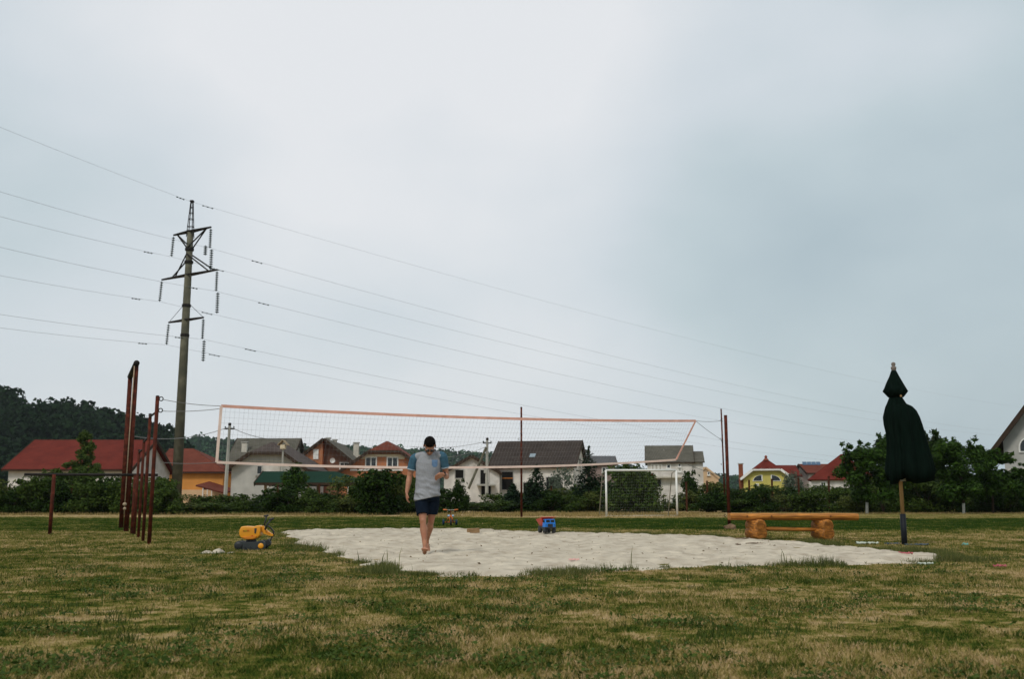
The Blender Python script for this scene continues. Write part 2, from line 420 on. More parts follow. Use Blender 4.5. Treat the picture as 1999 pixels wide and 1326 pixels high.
def hill(name, label, prof, D, run, tree_h, n, per, leaf, mwood, seed, extra):
    rg = np.random.default_rng(seed)
    P = [at(px, py, D) for px, py in prof]
    X = np.array([p.x for p in P]); Z = np.array([p.z for p in P]) - tree_h * 1.08
    xs = np.linspace(X[0] - extra[0], X[-1] + extra[1], 90)
    zr = np.interp(xs, X, Z)
    rows = []
    for f, k in ((-run, 0.0), (-run * .66, .22), (-run * .33, .62), (0, 1.0), (run * .4, 1.0), (run * 1.2, 0.0)):
        rows.append(np.stack([xs, np.full_like(xs, D + f), np.maximum(0.25 + (zr - .25) * k, 0.0)], -1))
    V = np.concatenate(rows); nx = len(xs)
    Fc = [(j * nx + i, j * nx + i + 1, (j + 1) * nx + i + 1, (j + 1) * nx + i) for j in range(5) for i in range(nx - 1)]
    h = link_mesh(name, np_mesh(name, V, Fc), M_hill); tag(h, kind='structure')
    tx = rg.uniform(xs[0], xs[-1], n); tf = -run + rg.uniform(0, 1, n) ** .6 * run * 1.1
    kk = np.interp(tf, [-run, -run * .66, -run * .33, 0, run * .4], [0, .22, .62, 1, 1])
    tz = np.maximum(.25 + (np.interp(tx, X, Z) - .25) * kk, 0)
    s = rg.uniform(.72, 1.12, n) * tree_h
    # each crown: several lobes of leaf clumps
    d = rg.normal(size=(n, per, 3)); d /= np.linalg.norm(d, axis=2, keepdims=True); d[..., 2] = np.abs(d[..., 2]) * 1.1 - .25
    lob = rg.normal(size=(n, 5, 3)) * np.array([.22, .22, .16])
    li = rg.integers(0, 5, (n, per))
    off = np.take_along_axis(lob, li[..., None].repeat(3, 2), 1)
    rad = np.array([.30, .30, .34])
    Q = np.stack([tx, np.full(n, D) + tf, tz], -1)[:, None, :] + s[:, None, None] * (np.array([0, 0, .55]) + off + d * rad)
    V, Fq = leaf_quads(Q.reshape(-1, 3), (d + rg.normal(size=d.shape) * .45).reshape(-1, 3), leaf, rg, .8)
    w = link_mesh('hillside_wood' if seed == 1 else 'distant_wood', np_mesh('wood', V, Fq), mwood)
    tag(w, label, 'wood', kind='stuff')
hill('near_hill', 'dark green wooded hillside rising behind the long red roof',
     [(-80, 728), (0, 746), (20, 763), (50, 774), (110, 780), (170, 782), (200, 800), (240, 803), (275, 812), (300, 822), (335, 850), (380, 905)],
     330, 110, 8.5, 760, 150, 0.72, M_wood1, 1, (60, 0))
hill('far_hill', 'long bluish green wooded ridge far behind the houses',
     [(300, 838), (350, 846), (450, 858), (560, 866), (640, 869), (720, 871), (800, 872), (880, 878), (960, 884), (1060, 893), (1180, 905), (1300, 917), (1450, 930), (1700, 942)],
     850, 170, 11, 2300, 70, 1.5, M_wood2, 2, (60, 120))

# ================================================================== houses
W_cream = mat('cream_render', (0.56, 0.52, 0.44), 0.9, 0.1, 1.5, 0.2)
W_white = mat('white_render', (0.66, 0.62, 0.57), 0.9, 0.09, 1.2, 0.2, col2=(0.50, 0.46, 0.41))
W_grey = mat('grey_render', (0.42, 0.41, 0.38), 0.9, 0.12, 1.5, 0.2)
W_orange = mat('orange_render', (0.62, 0.27, 0.07), 0.9, 0.1, 1.0)
W_yellow = mat('yellow_render', (0.54, 0.47, 0.13), 0.9, 0.08, 1.0)
W_peach = mat('peach_render', (0.62, 0.42, 0.25), 0.9, 0.08, 1.0)
def brick_mat(name, a, b, mort, sc=2.2):
    m = bpy.data.materials.new(name); m.use_nodes = True; t = m.node_tree
    p = t.nodes['Principled BSDF']; p.inputs['Roughness'].default_value = .9
    tc = N(t, 'ShaderNodeTexCoord'); mp = N(t, 'ShaderNodeMapping'); mp.inputs['Rotation'].default_value = (R(90), 0, R(90)); L(t, tc.outputs['Object'], mp.inputs[0])
    br = N(t, 'ShaderNodeTexBrick'); br.inputs['Scale'].default_value = sc
    br.inputs['Color1'].default_value = (*a, 1); br.inputs['Color2'].default_value = (*b, 1); br.inputs['Mortar'].default_value = (*mort, 1)
    L(t, mp.outputs[0], br.inputs[0])
    n = N(t, 'ShaderNodeTexNoise'); n.inputs['Scale'].default_value = 1.2; n.inputs['Detail'].default_value = 6; L(t, tc.outputs['Object'], n.inputs[0])
    mxn = N(t, 'ShaderNodeMixRGB'); mxn.blend_type = 'OVERLAY'; mxn.inputs[0].default_value = .3
    L(t, br.outputs[0], mxn.inputs[1]); L(t, n.outputs[0], mxn.inputs[2]); L(t, mxn.outputs[0], p.inputs['Base Color'])
    return m
W_brick = brick_mat('orange_block_brick', (0.62, 0.165, 0.045), (0.52, 0.12, 0.035), (0.42, 0.16, 0.07))
W_brickd = brick_mat('brown_shaded_block_brick', (0.26, 0.075, 0.028), (0.20, 0.055, 0.022), (0.22, 0.10, 0.06))  # darker copy of the orange brick for a shaded recess; also a brown chimney
R_red = roof_mat('red_tile_roof', (0.165, 0.030, 0.020), (0.110, 0.020, 0.014))
R_redb = roof_mat('red_brown_roof', (0.175, 0.050, 0.031), (0.120, 0.034, 0.022))
R_brown = roof_mat('dark_brown_roof', (0.058, 0.045, 0.038), (0.040, 0.031, 0.027))
R_grey = roof_mat('grey_slate_roof', (0.135, 0.125, 0.100), (0.085, 0.080, 0.062))
R_gbrown = roof_mat('grey_brown_roof', (0.105, 0.082, 0.072), (0.072, 0.056, 0.050))
R_green = roof_mat('green_sheet_roof', (0.010, 0.040, 0.024), (0.008, 0.030, 0.018))
R_bgrey = roof_mat('blue_grey_roof', (0.12, 0.12, 0.125), (0.09, 0.09, 0.092))
M_eave = mat('dark_eave_board', (0.045, 0.028, 0.018), 0.8, 0.2, 3)
M_trim = mat('cream_trim', (0.66, 0.56, 0.40), 0.8, 0.08, 3)
M_boards = mat('tan_boards', (0.33, 0.25, 0.16), 0.85, 0.2, 3, streak=(8, 1, 1))

class House:
    """local frame: ridge along x (length L), width W along y, eave and ridge heights above ground"""
    def __init__(s, name, label, loc, rz, Ln, W, eave, ridge, wall, roof, hip0=0.0, hip1=0.0, over=0.4, rake=None, hipk=1.0, cat='house', trim=None, group=None):
        s.t = thing(name, loc, rz, label, cat, group); s.L, s.W, s.e, s.r = Ln, W, eave, ridge
        h = ridge - eave; rake = over if rake is None else rake
        zc = [ridge - hip0 * h, ridge - hip1 * h]
        yc = [(W / 2) * (z - eave) / h for z in zc]
        V = MB(); b = -0.6
        # walls: ends follow the (clipped) gable
        for k, x in ((0, 0.0), (1, Ln)):
            P = [(x, 0, b), (x, 0, eave), (x, yc[k], zc[k]), (x, W - yc[k], zc[k]), (x, W, eave), (x, W, b)]
            if hip0 <= 0 and k == 0 or hip1 <= 0 and k == 1: P = [(x, 0, b), (x, 0, eave), (x, W / 2, ridge), (x, W, eave), (x, W, b)]
            V.add(P, [tuple(range(len(P)))])
        V.add([(0, 0, b), (Ln, 0, b), (Ln, 0, eave), (0, 0, eave)], [(0, 1, 2, 3)])
        V.add([(0, W, b), (Ln, W, b), (Ln, W, eave), (0, W, eave)], [(0, 1, 2, 3)])
        s.wall = V.build('wall', wall, s.t)
        t = 0.14; sl = h / (W / 2); up = 0.03
        ez = eave - over * sl + up
        hl = [hip0 * W / 2 * hipk, hip1 * W / 2 * hipk]
        def zcut(k): return zc[k] + up - 0.0
        Rf = MB()
        for side in (0, 1):
            def Y(y): return y if side == 0 else W - y
            A = [(-rake, Y(-over), ez), (Ln + rake, Y(-over), ez)]
            if hip1 > 0: 
                if hip1 < 1: A.append((Ln + rake, Y(yc[1]), zc[1] + up))
                else: A[1] = (Ln + over, Y(-over), ez)
                A.append((Ln - hl[1], Y(W / 2), ridge + up))
            else: A.append((Ln + rake, Y(W / 2), ridge + up))
            if hip0 > 0:
                A.append((hl[0], Y(W / 2), ridge + up))
                if hip0 < 1: A.append((-rake, Y(yc[0]), zc[0] + up))
                else: A[0] = (-over, Y(-over), ez)
            else: A.append((-rake, Y(W / 2), ridge + up))
            if side == 1: A = A[::-1]
            Rf.slab(A, t)
        for k, hp in ((0, hip0), (1, hip1)):
            if hp <= 0: continue
            sx = -1 if k == 0 else 1; x0 = 0 if k == 0 else Ln
            if hp < 1: B = [(x0 + sx * rake, yc[k], zc[k] + up), (x0 + sx * rake, W - yc[k], zc[k] + up), (x0 - sx * hl[k], W / 2, ridge + up)]
            else: B = [(x0 + sx * over, -over, ez), (x0 + sx * over, W + over, ez), (x0 - sx * hl[k], W / 2, ridge + up)]
            if k == 0: B = B[::-1]
            if (Vector(B[1]) - Vector(B[0])).cross(Vector(B[2]) - Vector(B[0])).z < 0: B = B[::-1]
            Rf.slab(B, t)
        s.roof = Rf.build('roof', roof, s.t)
        tm = trim or M_eave
        # barge boards along the gable edges, fascia along the eaves
        for k, hp in ((0, hip0), (1, hip1)):
            if hp >= 1: continue
            x = -rake - .03 if k == 0 else Ln + rake + .03
            B = MB()
            top_y = yc[k] if hp > 0 else W / 2; top_z = (zc[k] if hp > 0 else ridge) + up
            for sd in (0, 1):
                f = (lambda y: y) if sd == 0 else (lambda y: W - y)
                a = Vector((x, f(-over), ez)); c = Vector((x, f(top_y), top_z))
                d = (c - a); ln = d.length; d.normalize(); up_v = Vector((1, 0, 0)).cross(d)
                if up_v.z < 0: up_v = -up_v
                rot = Matrix((d, Vector((1, 0, 0)), up_v)).transposed()
                B.box((a + c) / 2 + up_v * .04, (ln, .05, .26), rot)
            if hp > 0: B.box((x, W / 2, zc[k] + .06), (.05, W - 2 * yc[k], .22))
            B.build('barge_board', tm, s.t)
        for sd in (0, 1):
            MB().box((Ln / 2, -over - .02 if sd == 0 else W + over + .02, ez + .05), (Ln + 2 * (over if hip0 >= 1 else rake) - .12, .05, .17)).build('fascia', tm, s.t)
    def _wallM(s, w):                             # wall frame: (origin, along, outward)
        return {'f': (Vector((0, 0, 0)), Vector((1, 0, 0)), Vector((0, -1, 0))), 'e0': (Vector((0, 0, 0)), Vector((0, 1, 0)), Vector((-1, 0, 0))),
                'e1': (Vector((s.L, 0, 0)), Vector((0, 1, 0)), Vector((1, 0, 0))), 'b': (Vector((0, s.W, 0)), Vector((1, 0, 0)), Vector((0, 1, 0)))}[w]
    def panel(s, w, u, z, wd, ht, th=.06, off=0.0, m=None, name='panel', parent=None):
        o, a, n = s._wallM(w); rot = Matrix((a, n, Vector((0, 0, 1)))).transposed()
        return MB().box(o + a * u + Vector((0, 0, z)) + n * (off + th / 2), (wd, th, ht), rot).build(name, m, parent or s.t)
    def window(s, w, u, z, wd, ht, frame=None, bars=1, sill=True, arch=False, glass=None):
        o, a, n = s._wallM(w); rot = Matrix((a, n, Vector((0, 0, 1)))).transposed()
        c = o + a * u + Vector((0, 0, z)); fr = MB(); b = .09; th = .09
        for sx in (-1, 1): fr.box(c + a * sx * (wd / 2 - b / 2) + n * th / 2, (b, th, ht), rot)
        for sz in (-1, 1): fr.box(c + Vector((0, 0, sz * (ht / 2 - b / 2))) + n * th / 2, (wd - 2 * b, th, b), rot)
        for k in range(bars): fr.box(c + a * (wd * ((k + 1) / (bars + 1) - .5)) + n * th / 2, (b * .8, th * .9, ht - 2 * b), rot)
        wo = fr.build('window', frame or M_white, s.t)
        MB().box(c + n * .02, (wd - b, .03, ht - b), rot).build('pane', glass or M_glass, wo)
        if sill: MB().box(c + n * .08 - Vector((0, 0, ht / 2 + .05)), (wd + .15, .18, .06), rot).build('sill', frame or M_white, wo)
        return wo
    def opening(s, w, u, z, wd, ht, m=None, name='opening'):
        """unfinished opening: flat dark panel painting the shade inside, with a jamb surround"""
        o, a, n = s._wallM(w); rot = Matrix((a, n, Vector((0, 0, 1)))).transposed(); c = o + a * u + Vector((0, 0, z))
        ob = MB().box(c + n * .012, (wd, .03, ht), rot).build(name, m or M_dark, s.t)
        fr = MB()
        for sx in (-1, 1): fr.box(c + a * sx * (wd / 2 + .03) + n * .04, (.06, .08, ht + .12), rot)
        for sz in (-1, 1): fr.box(c + Vector((0, 0, sz * (ht / 2 + .03))) + n * .04, (wd, .08, .06), rot)
        fr.build('reveal', W_grey, ob)
        return ob
    def chimney(s, x, y, zt, w=.5, m=None, d=None, zb=None, name='chimney'):
        d = d or w; zb = s.e if zb is None else zb
        c = MB().box((x, y, (zb + zt) / 2), (w, d, zt - zb)).build(name, m or W_cream, s.roof)
        MB().box((x, y, zt + .05), (w + .14, d + .14, .1)).build('chimney_cap', M_concl, s.t)
        return c

def ZP(py, Y, g=0.30): return at(999.5, py, Y).z - g           # height above ground of a picture row at depth Y
def XP(px, Y, py=920): return at(px, py, Y).x

# long red roofed barn, left
X0 = XP(17, 75); X1 = XP(251, 75)
h = House('red_roof_house', 'long low house with plain red roof behind the conical young tree', (X0, 75, .3), 0, X1 - X0, 9, ZP(916, 75), ZP(863, 79.5), W_white, R_red, over=.35)
h.opening('e1', 3.0, ZP(945, 78), .8, 1.2); h.window('e1', 5.6, ZP(935, 80), .7, 1.0)
h.panel('f', 2.2, .9, 2.0, 2.6, m=W_white, name='door'); h.window('f', 7.2, 1.2, 1.1, 1.0)
# orange house with hipped red-brown roof
X0 = XP(309, 92); X1 = XP(436, 92)
h = House('orange_house', 'orange rendered house with hipped red brown roof behind the concrete pylon', (X0, 92, .3), 0, X1 - X0, 8.5, ZP(921, 92), ZP(879, 96), W_orange, R_redb, hip0=0.0, hip1=1.0, over=.35, rake=.5)
h.panel('f', 3.2, .55, 6.0, 2.1, m=W_peach, name='lit_wall_band', th=.05)  # paler panel paints the lit lower wall; orange above stands for eave shadow
h.window('f', 1.6, 1.3, .9, 1.0); h.window('f', 4.6, 1.3, .9, 1.0)
pr = MB(); xa = XP(380, 88); xb = XP(440, 88); z1 = ZP(941, 88); z2 = ZP(958, 88)
pr.slab([(xa - X0 + .2, -4.2, z1 - .4), (xb - X0, -4.2, z2 - .3), (xb - X0, -.3, z2), (xa - X0 + .2, -.3, z1)], .12)
po = pr.build('porch_roof', R_redb, h.t)
for xx in (xa - X0 + .5, xb - X0 - .3): MB().box((xx, -4.0, z2 / 2 - .45), (.15, .15, z2 + .1)).build('porch_post', M_eave, h.t)
# olive grey roofed house behind
X0 = XP(447, 96); X1 = XP(560, 96)
h = House('grey_roof_house', 'house with mossy olive grey roof and one pale chimney', (X0, 96, .3), 0, X1 - X0, 8, ZP(906, 96), ZP(859, 100), W_cream, R_grey, over=.4)
h.chimney(XP(477, 98) - X0, 1.8, ZP(865, 98), .5, W_cream); h.panel('f', .6, ZP(915, 96), 1.0, .6, m=W_peach, name='wall_band')
# half hipped house with grey wall
X0 = XP(452, 78); X1 = XP(592, 78); W = X1 - X0
h = House('half_hipped_house', 'pale walled house with clipped gable and grey brown tile roof', (X1, 78, .3), R(90), 8.6, W, ZP(914, 78), ZP(868, 80), W_grey, R_gbrown, hip0=.46, hip1=.6, over=.35, rake=.5)
h.window('e0', X1 - XP(507, 78), ZP(918, 78), .5, .75, frame=W_grey, bars=0); h.panel('e0', X1 - XP(530, 78), ZP(918, 78), 1.3, .8, m=W_white, name='shutter_panel')
h.panel('e0', W / 2, ZP(900, 78), 2.8, .06, m=W_cream, name='ledge')
# green roofed shelter in front of it
X0 = XP(512, 62); X1 = XP(692, 62)
h = House('green_pavilion', 'low open shelter with dark green sheet roof among the bushes', (X0, 62, .3), 0, X1 - X0, 3.4, ZP(944, 62), ZP(926, 64), M_boards, R_green, hip0=.0, hip1=.9, over=.35, cat='shelter')
bpy.data.objects.remove(h.wall)
gm = MB().slab([(0.0, 0, h.e), (0.0, 3.4, h.e), (0.0, 1.7, h.r)], .06); gm.build('gable_boards', M_boards, h.t)
for k in range(5):
    for yy in (.15, 3.2):
        MB().box((.2 + k * (X1 - X0 - .4) / 4, yy, h.e / 2 - .1), (.14, .14, h.e + .2)).build('post', M_boards, h.t)
for xx in (.2, X1 - X0 - .2): MB().box((xx, 1.7, h.e - .08), (.12, 2.9, .14)).build('tie_beam', M_boards, h.t)
# brick gable with grey roof
X0 = XP(566, 95); X1 = XP(702, 95); W = X1 - X0
h = House('brick_gable_house', 'unplastered orange brick gable, recess coloured as shaded, with satellite dish and grey roof', (X1, 95, .3), R(90), 9, W, ZP(913, 95), ZP(860, 95), W_brickd, R_grey, over=.4, rake=1.1)  # recessed half has its shade put into a darker brick colour
bay = MB()
for xx in (-.8, -.01): bay.add([(xx, W / 2 + .1, -.5), (xx, W / 2 + .1, h.r - .15), (xx, W - .05, h.e - .05), (xx, W - .05, -.5)], [(0, 1, 2, 3)])
n4 = [(0, 1, 5, 4), (1, 2, 6, 5), (2, 3, 7, 6), (3, 0, 4, 7)]
bay.f += [list(f) for f in n4]
bay.build('projecting_wall', W_brick, h.t)
o_ = MB().rbox((-.85, X1 - XP(619, 95), ZP(888, 95)), (.06, .5, .95), .02).build('arched_window', M_white, h.t)
dish = MB().lathe([(.02, 0), (.12, .02), (.22, .06), (.25, .10), (.22, .08), (.12, .04), (.02, .02)], (-.3, X1 - XP(650, 95), ZP(900, 95)), 18, Matrix.Rotation(R(-95), 3, 'Y')); dish.build('satellite_dish', M_white, h.t, True)
h.window('e0', X1 - XP(672, 95), ZP(911, 95), .9, .8, bars=1)
h.chimney(3, W / 2 + .3, h.r + .35, .35, W_cream); h.chimney(6, W / 2 + .2, h.r + .35, .4, W_cream); h.chimney(6.6, W / 2 - 1.9, h.r + .1, .5, W_cream)
# orange brick half-hipped house with two white windows
X0 = XP(664, 88); X1 = XP(838, 88); W = X1 - X0
h = House('orange_brick_house', 'orange brick house with red brown roof and two big white windows', (X1, 88, .3), R(90), 10, W, ZP(924, 88), ZP(867, 91), W_brick, R_redb, hip0=.34, hip1=.34, over=.3, rake=.55)
for px in (724, 766):
    h.window('e0', X1 - XP(px, 88), ZP(903, 88), 1.02, .95, bars=1)
h.panel('e0', X1 - XP(746, 88), ZP(890, 88), 3.2, .22, m=M_trim, name='lintel_band', th=.12)
h.panel('e0', X1 - XP(706, 88), ZP(893, 88), .5, .35, m=M_trim, name='lintel_shoulder', th=.11)
h.panel('e0', X1 - XP(784, 88), ZP(893, 88), .5, .35, m=M_trim, name='lintel_shoulder', th=.11)
h.panel('e0', X1 - XP(735, 88), ZP(918, 88), 4.6, .14, m=M_white, name='string_course', th=.09)
h.window('e0', X1 - XP(690, 88), ZP(950, 88), .9, 1.1); h.window('e0', X1 - XP(760, 88), ZP(948, 88), 1.4, 1.2)
# white unfinished house with red roof
X0 = XP(867, 84); X1 = XP(975, 84); W = X1 - X0
h = House('white_shell_house', 'unfinished white house with red roof and bare window openings', (X1, 84, .3), R(90), 10, W, ZP(925, 84), ZP(893, 84), W_white, R_red, over=.12, rake=.25)
h.opening('e0', X1 - XP(897, 84), ZP(926, 84), .68, .68); h.opening('e0', X1 - XP(943, 84), ZP(933, 84), .42, 1.25); h.opening('e0', X1 - XP(949, 84), ZP(957, 84), .8, .75)
h.panel('e0', X1 - XP(949, 84), ZP(947.5, 84), 1.5, .14, th=.9, m=M_concl, name='balcony_slab')
h.panel('e0', X1 - XP(952, 84), ZP(930, 84), .2, 1.1, m=W_white, name='jamb_post', th=.12)
# dark brown roof, white walls
xl = XP(960, 86.5); xr = XP(1119, 85.0); rz = math.atan2(-1.5, xr - xl); Ln = math.hypot(xr - xl, 1.5)
h = House('brown_roof_house', 'white house with big plain dark brown roof and skylight', (xl, 86.5, .3), rz, Ln, 7.6, ZP(911, 85.7), ZP(864.5, 89.5), W_white, R_brown, over=.3, rake=.25)
def along(px): 
    k = (px - 999.5) / F * 1.0
    return (k * 86.5 * 1.0 - xl) / max(math.cos(rz) - k * math.sin(rz), .1)
h.opening('f', along(991), ZP(939, 86), .98, 1.5); h.panel('f', along(991), ZP(934, 86), .98, .07, m=mat('orange_plank', (.45, .16, .04)), name='lintel_plank', th=.08)
h.opening('f', along(1034), ZP(957, 86), 1.1, 1.2); h.opening('f', along(1075), ZP(948, 86), .8, 1.3); h.opening('e1', 3.6, ZP(903, 88), .5, .7); h.window('e1', 3.8, 1.2, 1.2, 1.2)
sl = (h.r - h.e) / 3.8; yk = 1.6
sk = MB(); d = Vector((0, 1, sl)).normalized(); rot = Matrix((Vector((1, 0, 0)), d, Vector((1, 0, 0)).cross(d))).transposed()
sk.box(Vector((along(1034), yk * .8, h.e + yk * .8 * sl + .22)), (.5, .62, .08), rot)
sk.build('skylight', mat('skylight_glass', (.22, .27, .30), .5, .05, 2, spec=.2), h.t)
# grey roof behind the spruce
X0 = XP(1128, 130); X1 = XP(1201, 130)
h = House('small_grey_house', 'small house with blue grey roof showing behind the spruce', (X0, 130, .3), 0, X1 - X0, 6, ZP(908, 130), ZP(893, 133), mat('mauve_render', (.26, .19, .17)), R_bgrey, over=.3)
h.window('f', 3.6, ZP(918, 130), 1.0, .7)
# tall white house on the right of the goal
X0 = XP(1264, 120); X1 = XP(1350, 120); X2 = XP(1371, 120)
h = House('tall_white_house', 'tall white house with grey roof and stepped ridge behind the goal', (X0, 120, .3), R(-8), X1 - X0, 7, ZP(903, 120), ZP(873, 123.5), W_white, R_grey, over=.25)
an = MB().box(((X1 + X2) / 2 - X0 + .01, 3.4, h.e / 2 - .3), (X2 - X1, 6.4, h.e + .6)); an.build('annex_wall', W_white, h.t)
zr2 = ZP(884, 123); rf = MB()
rf.slab([(X1 - X0 + .1, -.12, h.e - .1), (X2 - X0 + .2, -.12, h.e - .1), (X2 - X0 + .2, 3.4, zr2), (X1 - X0 + .1, 3.4, zr2)], .14)
rf.slab([(X1 - X0 + .1, 3.4, zr2), (X2 - X0 + .2, 3.4, zr2), (X2 - X0 + .2, 6.9, h.e - .1), (X1 - X0 + .1, 6.9, h.e - .1)], .14); rf.build('annex_roof', R_grey, h.t)
for px in (1274, 1281.5, 1289): h.window('f', XP(px, 120) - X0, ZP(912.5, 120), .42, .72, bars=0, sill=False, glass=mat('blind_glass', (.45, .42, .37), .3, .1, 4))
h.window('f', XP(1305, 120) - X0, ZP(911, 120), .5, .55, bars=0); h.window('f', XP(1326, 120) - X0, ZP(909, 120), .4, .45, bars=0); h.window('f', XP(1326, 120) - X0, ZP(918, 120), .45, .5, bars=0, glass=M_concl)
h.panel('f', (X1 - X0) / 2 - .6, ZP(932, 120), X1 - X0 - 1.3, .22, th=.7, m=W_cream, name='balcony_slab'); h.opening('f', XP(1282, 120) - X0, ZP(944, 120), .9, .9)
h.panel('f', XP(1297, 120) - X0, ZP(881, 120) , .12, .5, m=M_concl, name='vent_pipe', th=.12, off=-2.4)
# peach house
h = House('peach_house', 'small peach coloured gable beside the tall white house', (XP(1402, 135), 135, .3), R(90), 7, XP(1402, 135) - XP(1352, 135), ZP(934, 135), ZP(914, 135), W_peach, R_bgrey, over=.1, rake=.1, trim=W_peach)
h.window('e0', 1.3, ZP(925, 135), .35, .5, bars=0)
# yellow house
X0 = XP(1453, 110); X1 = XP(1543, 110); W = X1 - X0
h = House('yellow_house', 'yellow house with clipped red roof, white barge boards and finial', (X1, 110, .3), R(77), 8, W, ZP(933, 110), ZP(899, 112), W_yellow, R_red, hip0=.58, hip1=.58, over=.3, rake=.4, trim=M_white, hipk=.9)
def qwin(px, flip):                              # quarter-round windows
    zc = ZP(939, 110); rw = .95; rh = .62; xc = X1 - XP(px, 110); P = []
    for k in range(9):
        a_ = R(90) * k / 8; P.append((xc + flip * rw * (math.cos(a_) - .5), zc + rh * math.sin(a_)))
    P.append((xc - flip * rw * .5, zc))
    for nm, th, m_, sc in (('window', .06, M_white, 1.12), ('pane', .09, M_glass, .92)):
        cx_ = sum(p[0] for p in P) / len(P); cz = sum(p[1] for p in P) / len(P)
        Q = [(-th, cx_ + (a - cx_) * sc, cz + (b - cz) * sc) for a, b in P]
        o = MB().slab(Q if flip > 0 else Q[::-1], .05).build(nm, m_, h.t if nm == 'window' else wprev); wprev = o
    return
qwin(1480, 1); qwin(1515, -1)
h.panel('e0', X1 - XP(1479, 110), ZP(947, 110), .35, .3, m=M_white, name='vent_cover')
MB().lathe([(.32, 0), (.26, .15), (.12, .25), (.16, .4), (.16, .48), (.05, .56)], (1.0, W / 2, h.r - .05), 12).build('finial', mat('brick_red', (.22, .06, .035)), h.t)
h.chimney(2.0, W + .25, ZP(906, 112), .5, W_brickd, zb=1.0)
X0b = XP(1526, 118); X1b = XP(1560, 118)
h = House('red_roof_annex_house', 'low house with red roof just behind the yellow house', (X0b, 118, .3), 0, X1b - X0b, 5, ZP(930, 118), ZP(911, 120), mat('rose_render', (.45, .22, .18)), R_red, over=.25)
h.window('f', 1.0, ZP(940, 118), .5, .5)
# brown roof with solar panels
X0 = XP(1578, 118); X1 = XP(1640, 118)
h = House('solar_roof_house', 'white house with brown roof carrying solar panels on its ridge', (X0, 118, .3), 0, X1 - X0, 6, ZP(925, 118), ZP(909, 121), W_white, R_redb, over=.25)
for k in range(4): MB().box((.35 + k * .55, 2.6, h.r + .22), (.5, .05, .42), Matrix.Rotation(R(-25), 3, 'X')).build('solar_panel', mat('solar_blue', (.10, .16, .24), .2, .1, 4), h.t)
h.opening('f', 1.2, ZP(930, 118), .5, .5); h.window('f', 2.4, ZP(942, 118), .6, .6)
X0 = XP(1588, 104); X1 = XP(1706, 104)
h = House('steep_red_house', 'house with steep red hipped roof beside the walnut trees', (X1, 104, .3), R(70), 8, X1 - X0, ZP(934, 104), ZP(889, 107), W_white, R_red, hip0=1.0, over=.3, hipk=.7)
h.window('e0', X1 - X0 - 1.2, ZP(947, 104), .6, .7)
# grey gable at the right edge
X0 = XP(1964, 62); W = 8.2
h = House('grey_gable_house', 'grey rendered gable with steep dark roof and arched window', (X0 + W * .83, 62 - W * .55, .3), R(57), 9, W, ZP(862, 62), ZP(862, 62) + 5.3, W_grey, R_brown, over=.88, rake=.7)
h.panel('e0', W / 2, ZP(918, 62), W, .12, th=.12, m=W_white, name='ledge'); 
ar = MB(); P = [(-.08, W - 1.35 + .5 * math.cos(R(180) * k / 10), ZP(876, 62) + .62 * math.sin(R(180) * k / 10)) for k in range(11)] + [(-.08, W - 1.85, ZP(885, 62)), (-.08, W - .85, ZP(885, 62))]
wf = MB().slab(P, .08).build('window', M_white, h.t)
cy_ = sum(p[1] for p in P) / 13; cz_ = sum(p[2] for p in P) / 13
MB().slab([(-.12, cy_ + (p[1] - cy_) * .8, cz_ + (p[2] - cz_) * .8) for p in P], .06).build('pane', M_glass, wf)
h.window('e0', W - 2.0, ZP(950, 62), .9, 1.1)

# ================================================================== power pylon and lines
PB = Vector((at(345, 950, 80).x, 80.0, 0.3))                       # foot of the pylon
PT = at(377, 393, 80)
def PZ(py, Y=80): return at(370, py, Y).z
py_t = thing('power_pylon', PB, 0, 'tall concrete power pylon with three steel crossarms and lattice tip', 'pylon')
Hs = PZ(450) - .3
sm = MB().tube([(0, 0, -.5), (0, 0, Hs * .5), (0, 0, Hs)], [.42, .34, .25], 16); sm.build('shaft', M_conc, py_t, True)
for py_ in (487, 512, 597, 655):
    MB().lathe([(.33, -.12), (.36, -.1), (.36, .1), (.33, .12)], (0, 0, PZ(py_) - .3), 16).build('band', M_dsteel, py_t)
tipz = PZ(394) - .3
tm = MB()
for sx, sy in ((-1, -1), (1, -1), (1, 1), (-1, 1)): tm.tube([(sx * .24, sy * .24, Hs - .6), (sx * .08, sy * .08, tipz)], .035, 6)
for f in (.25, .48, .66, .83, .98):
    z = Hs - .4 + (tipz - Hs + .4) * f; w = .24 - .15 * f
    for (a, b) in (((-w, -w), (w, -w)), ((w, -w), (w, w)), ((w, w), (-w, w)), ((-w, w), (-w, -w))): tm.tube([(*a, z), (*b, z)], .028, 6)
tm.build('lattice_tip', M_dsteel, py_t)
MB().rbox((0, 0, tipz + .05), (.3, .3, .14), .02).build('tip_plate', M_dsteel, py_t)
AD = Vector((.84, -.54, 0)).normalized()                            # crossarm direction
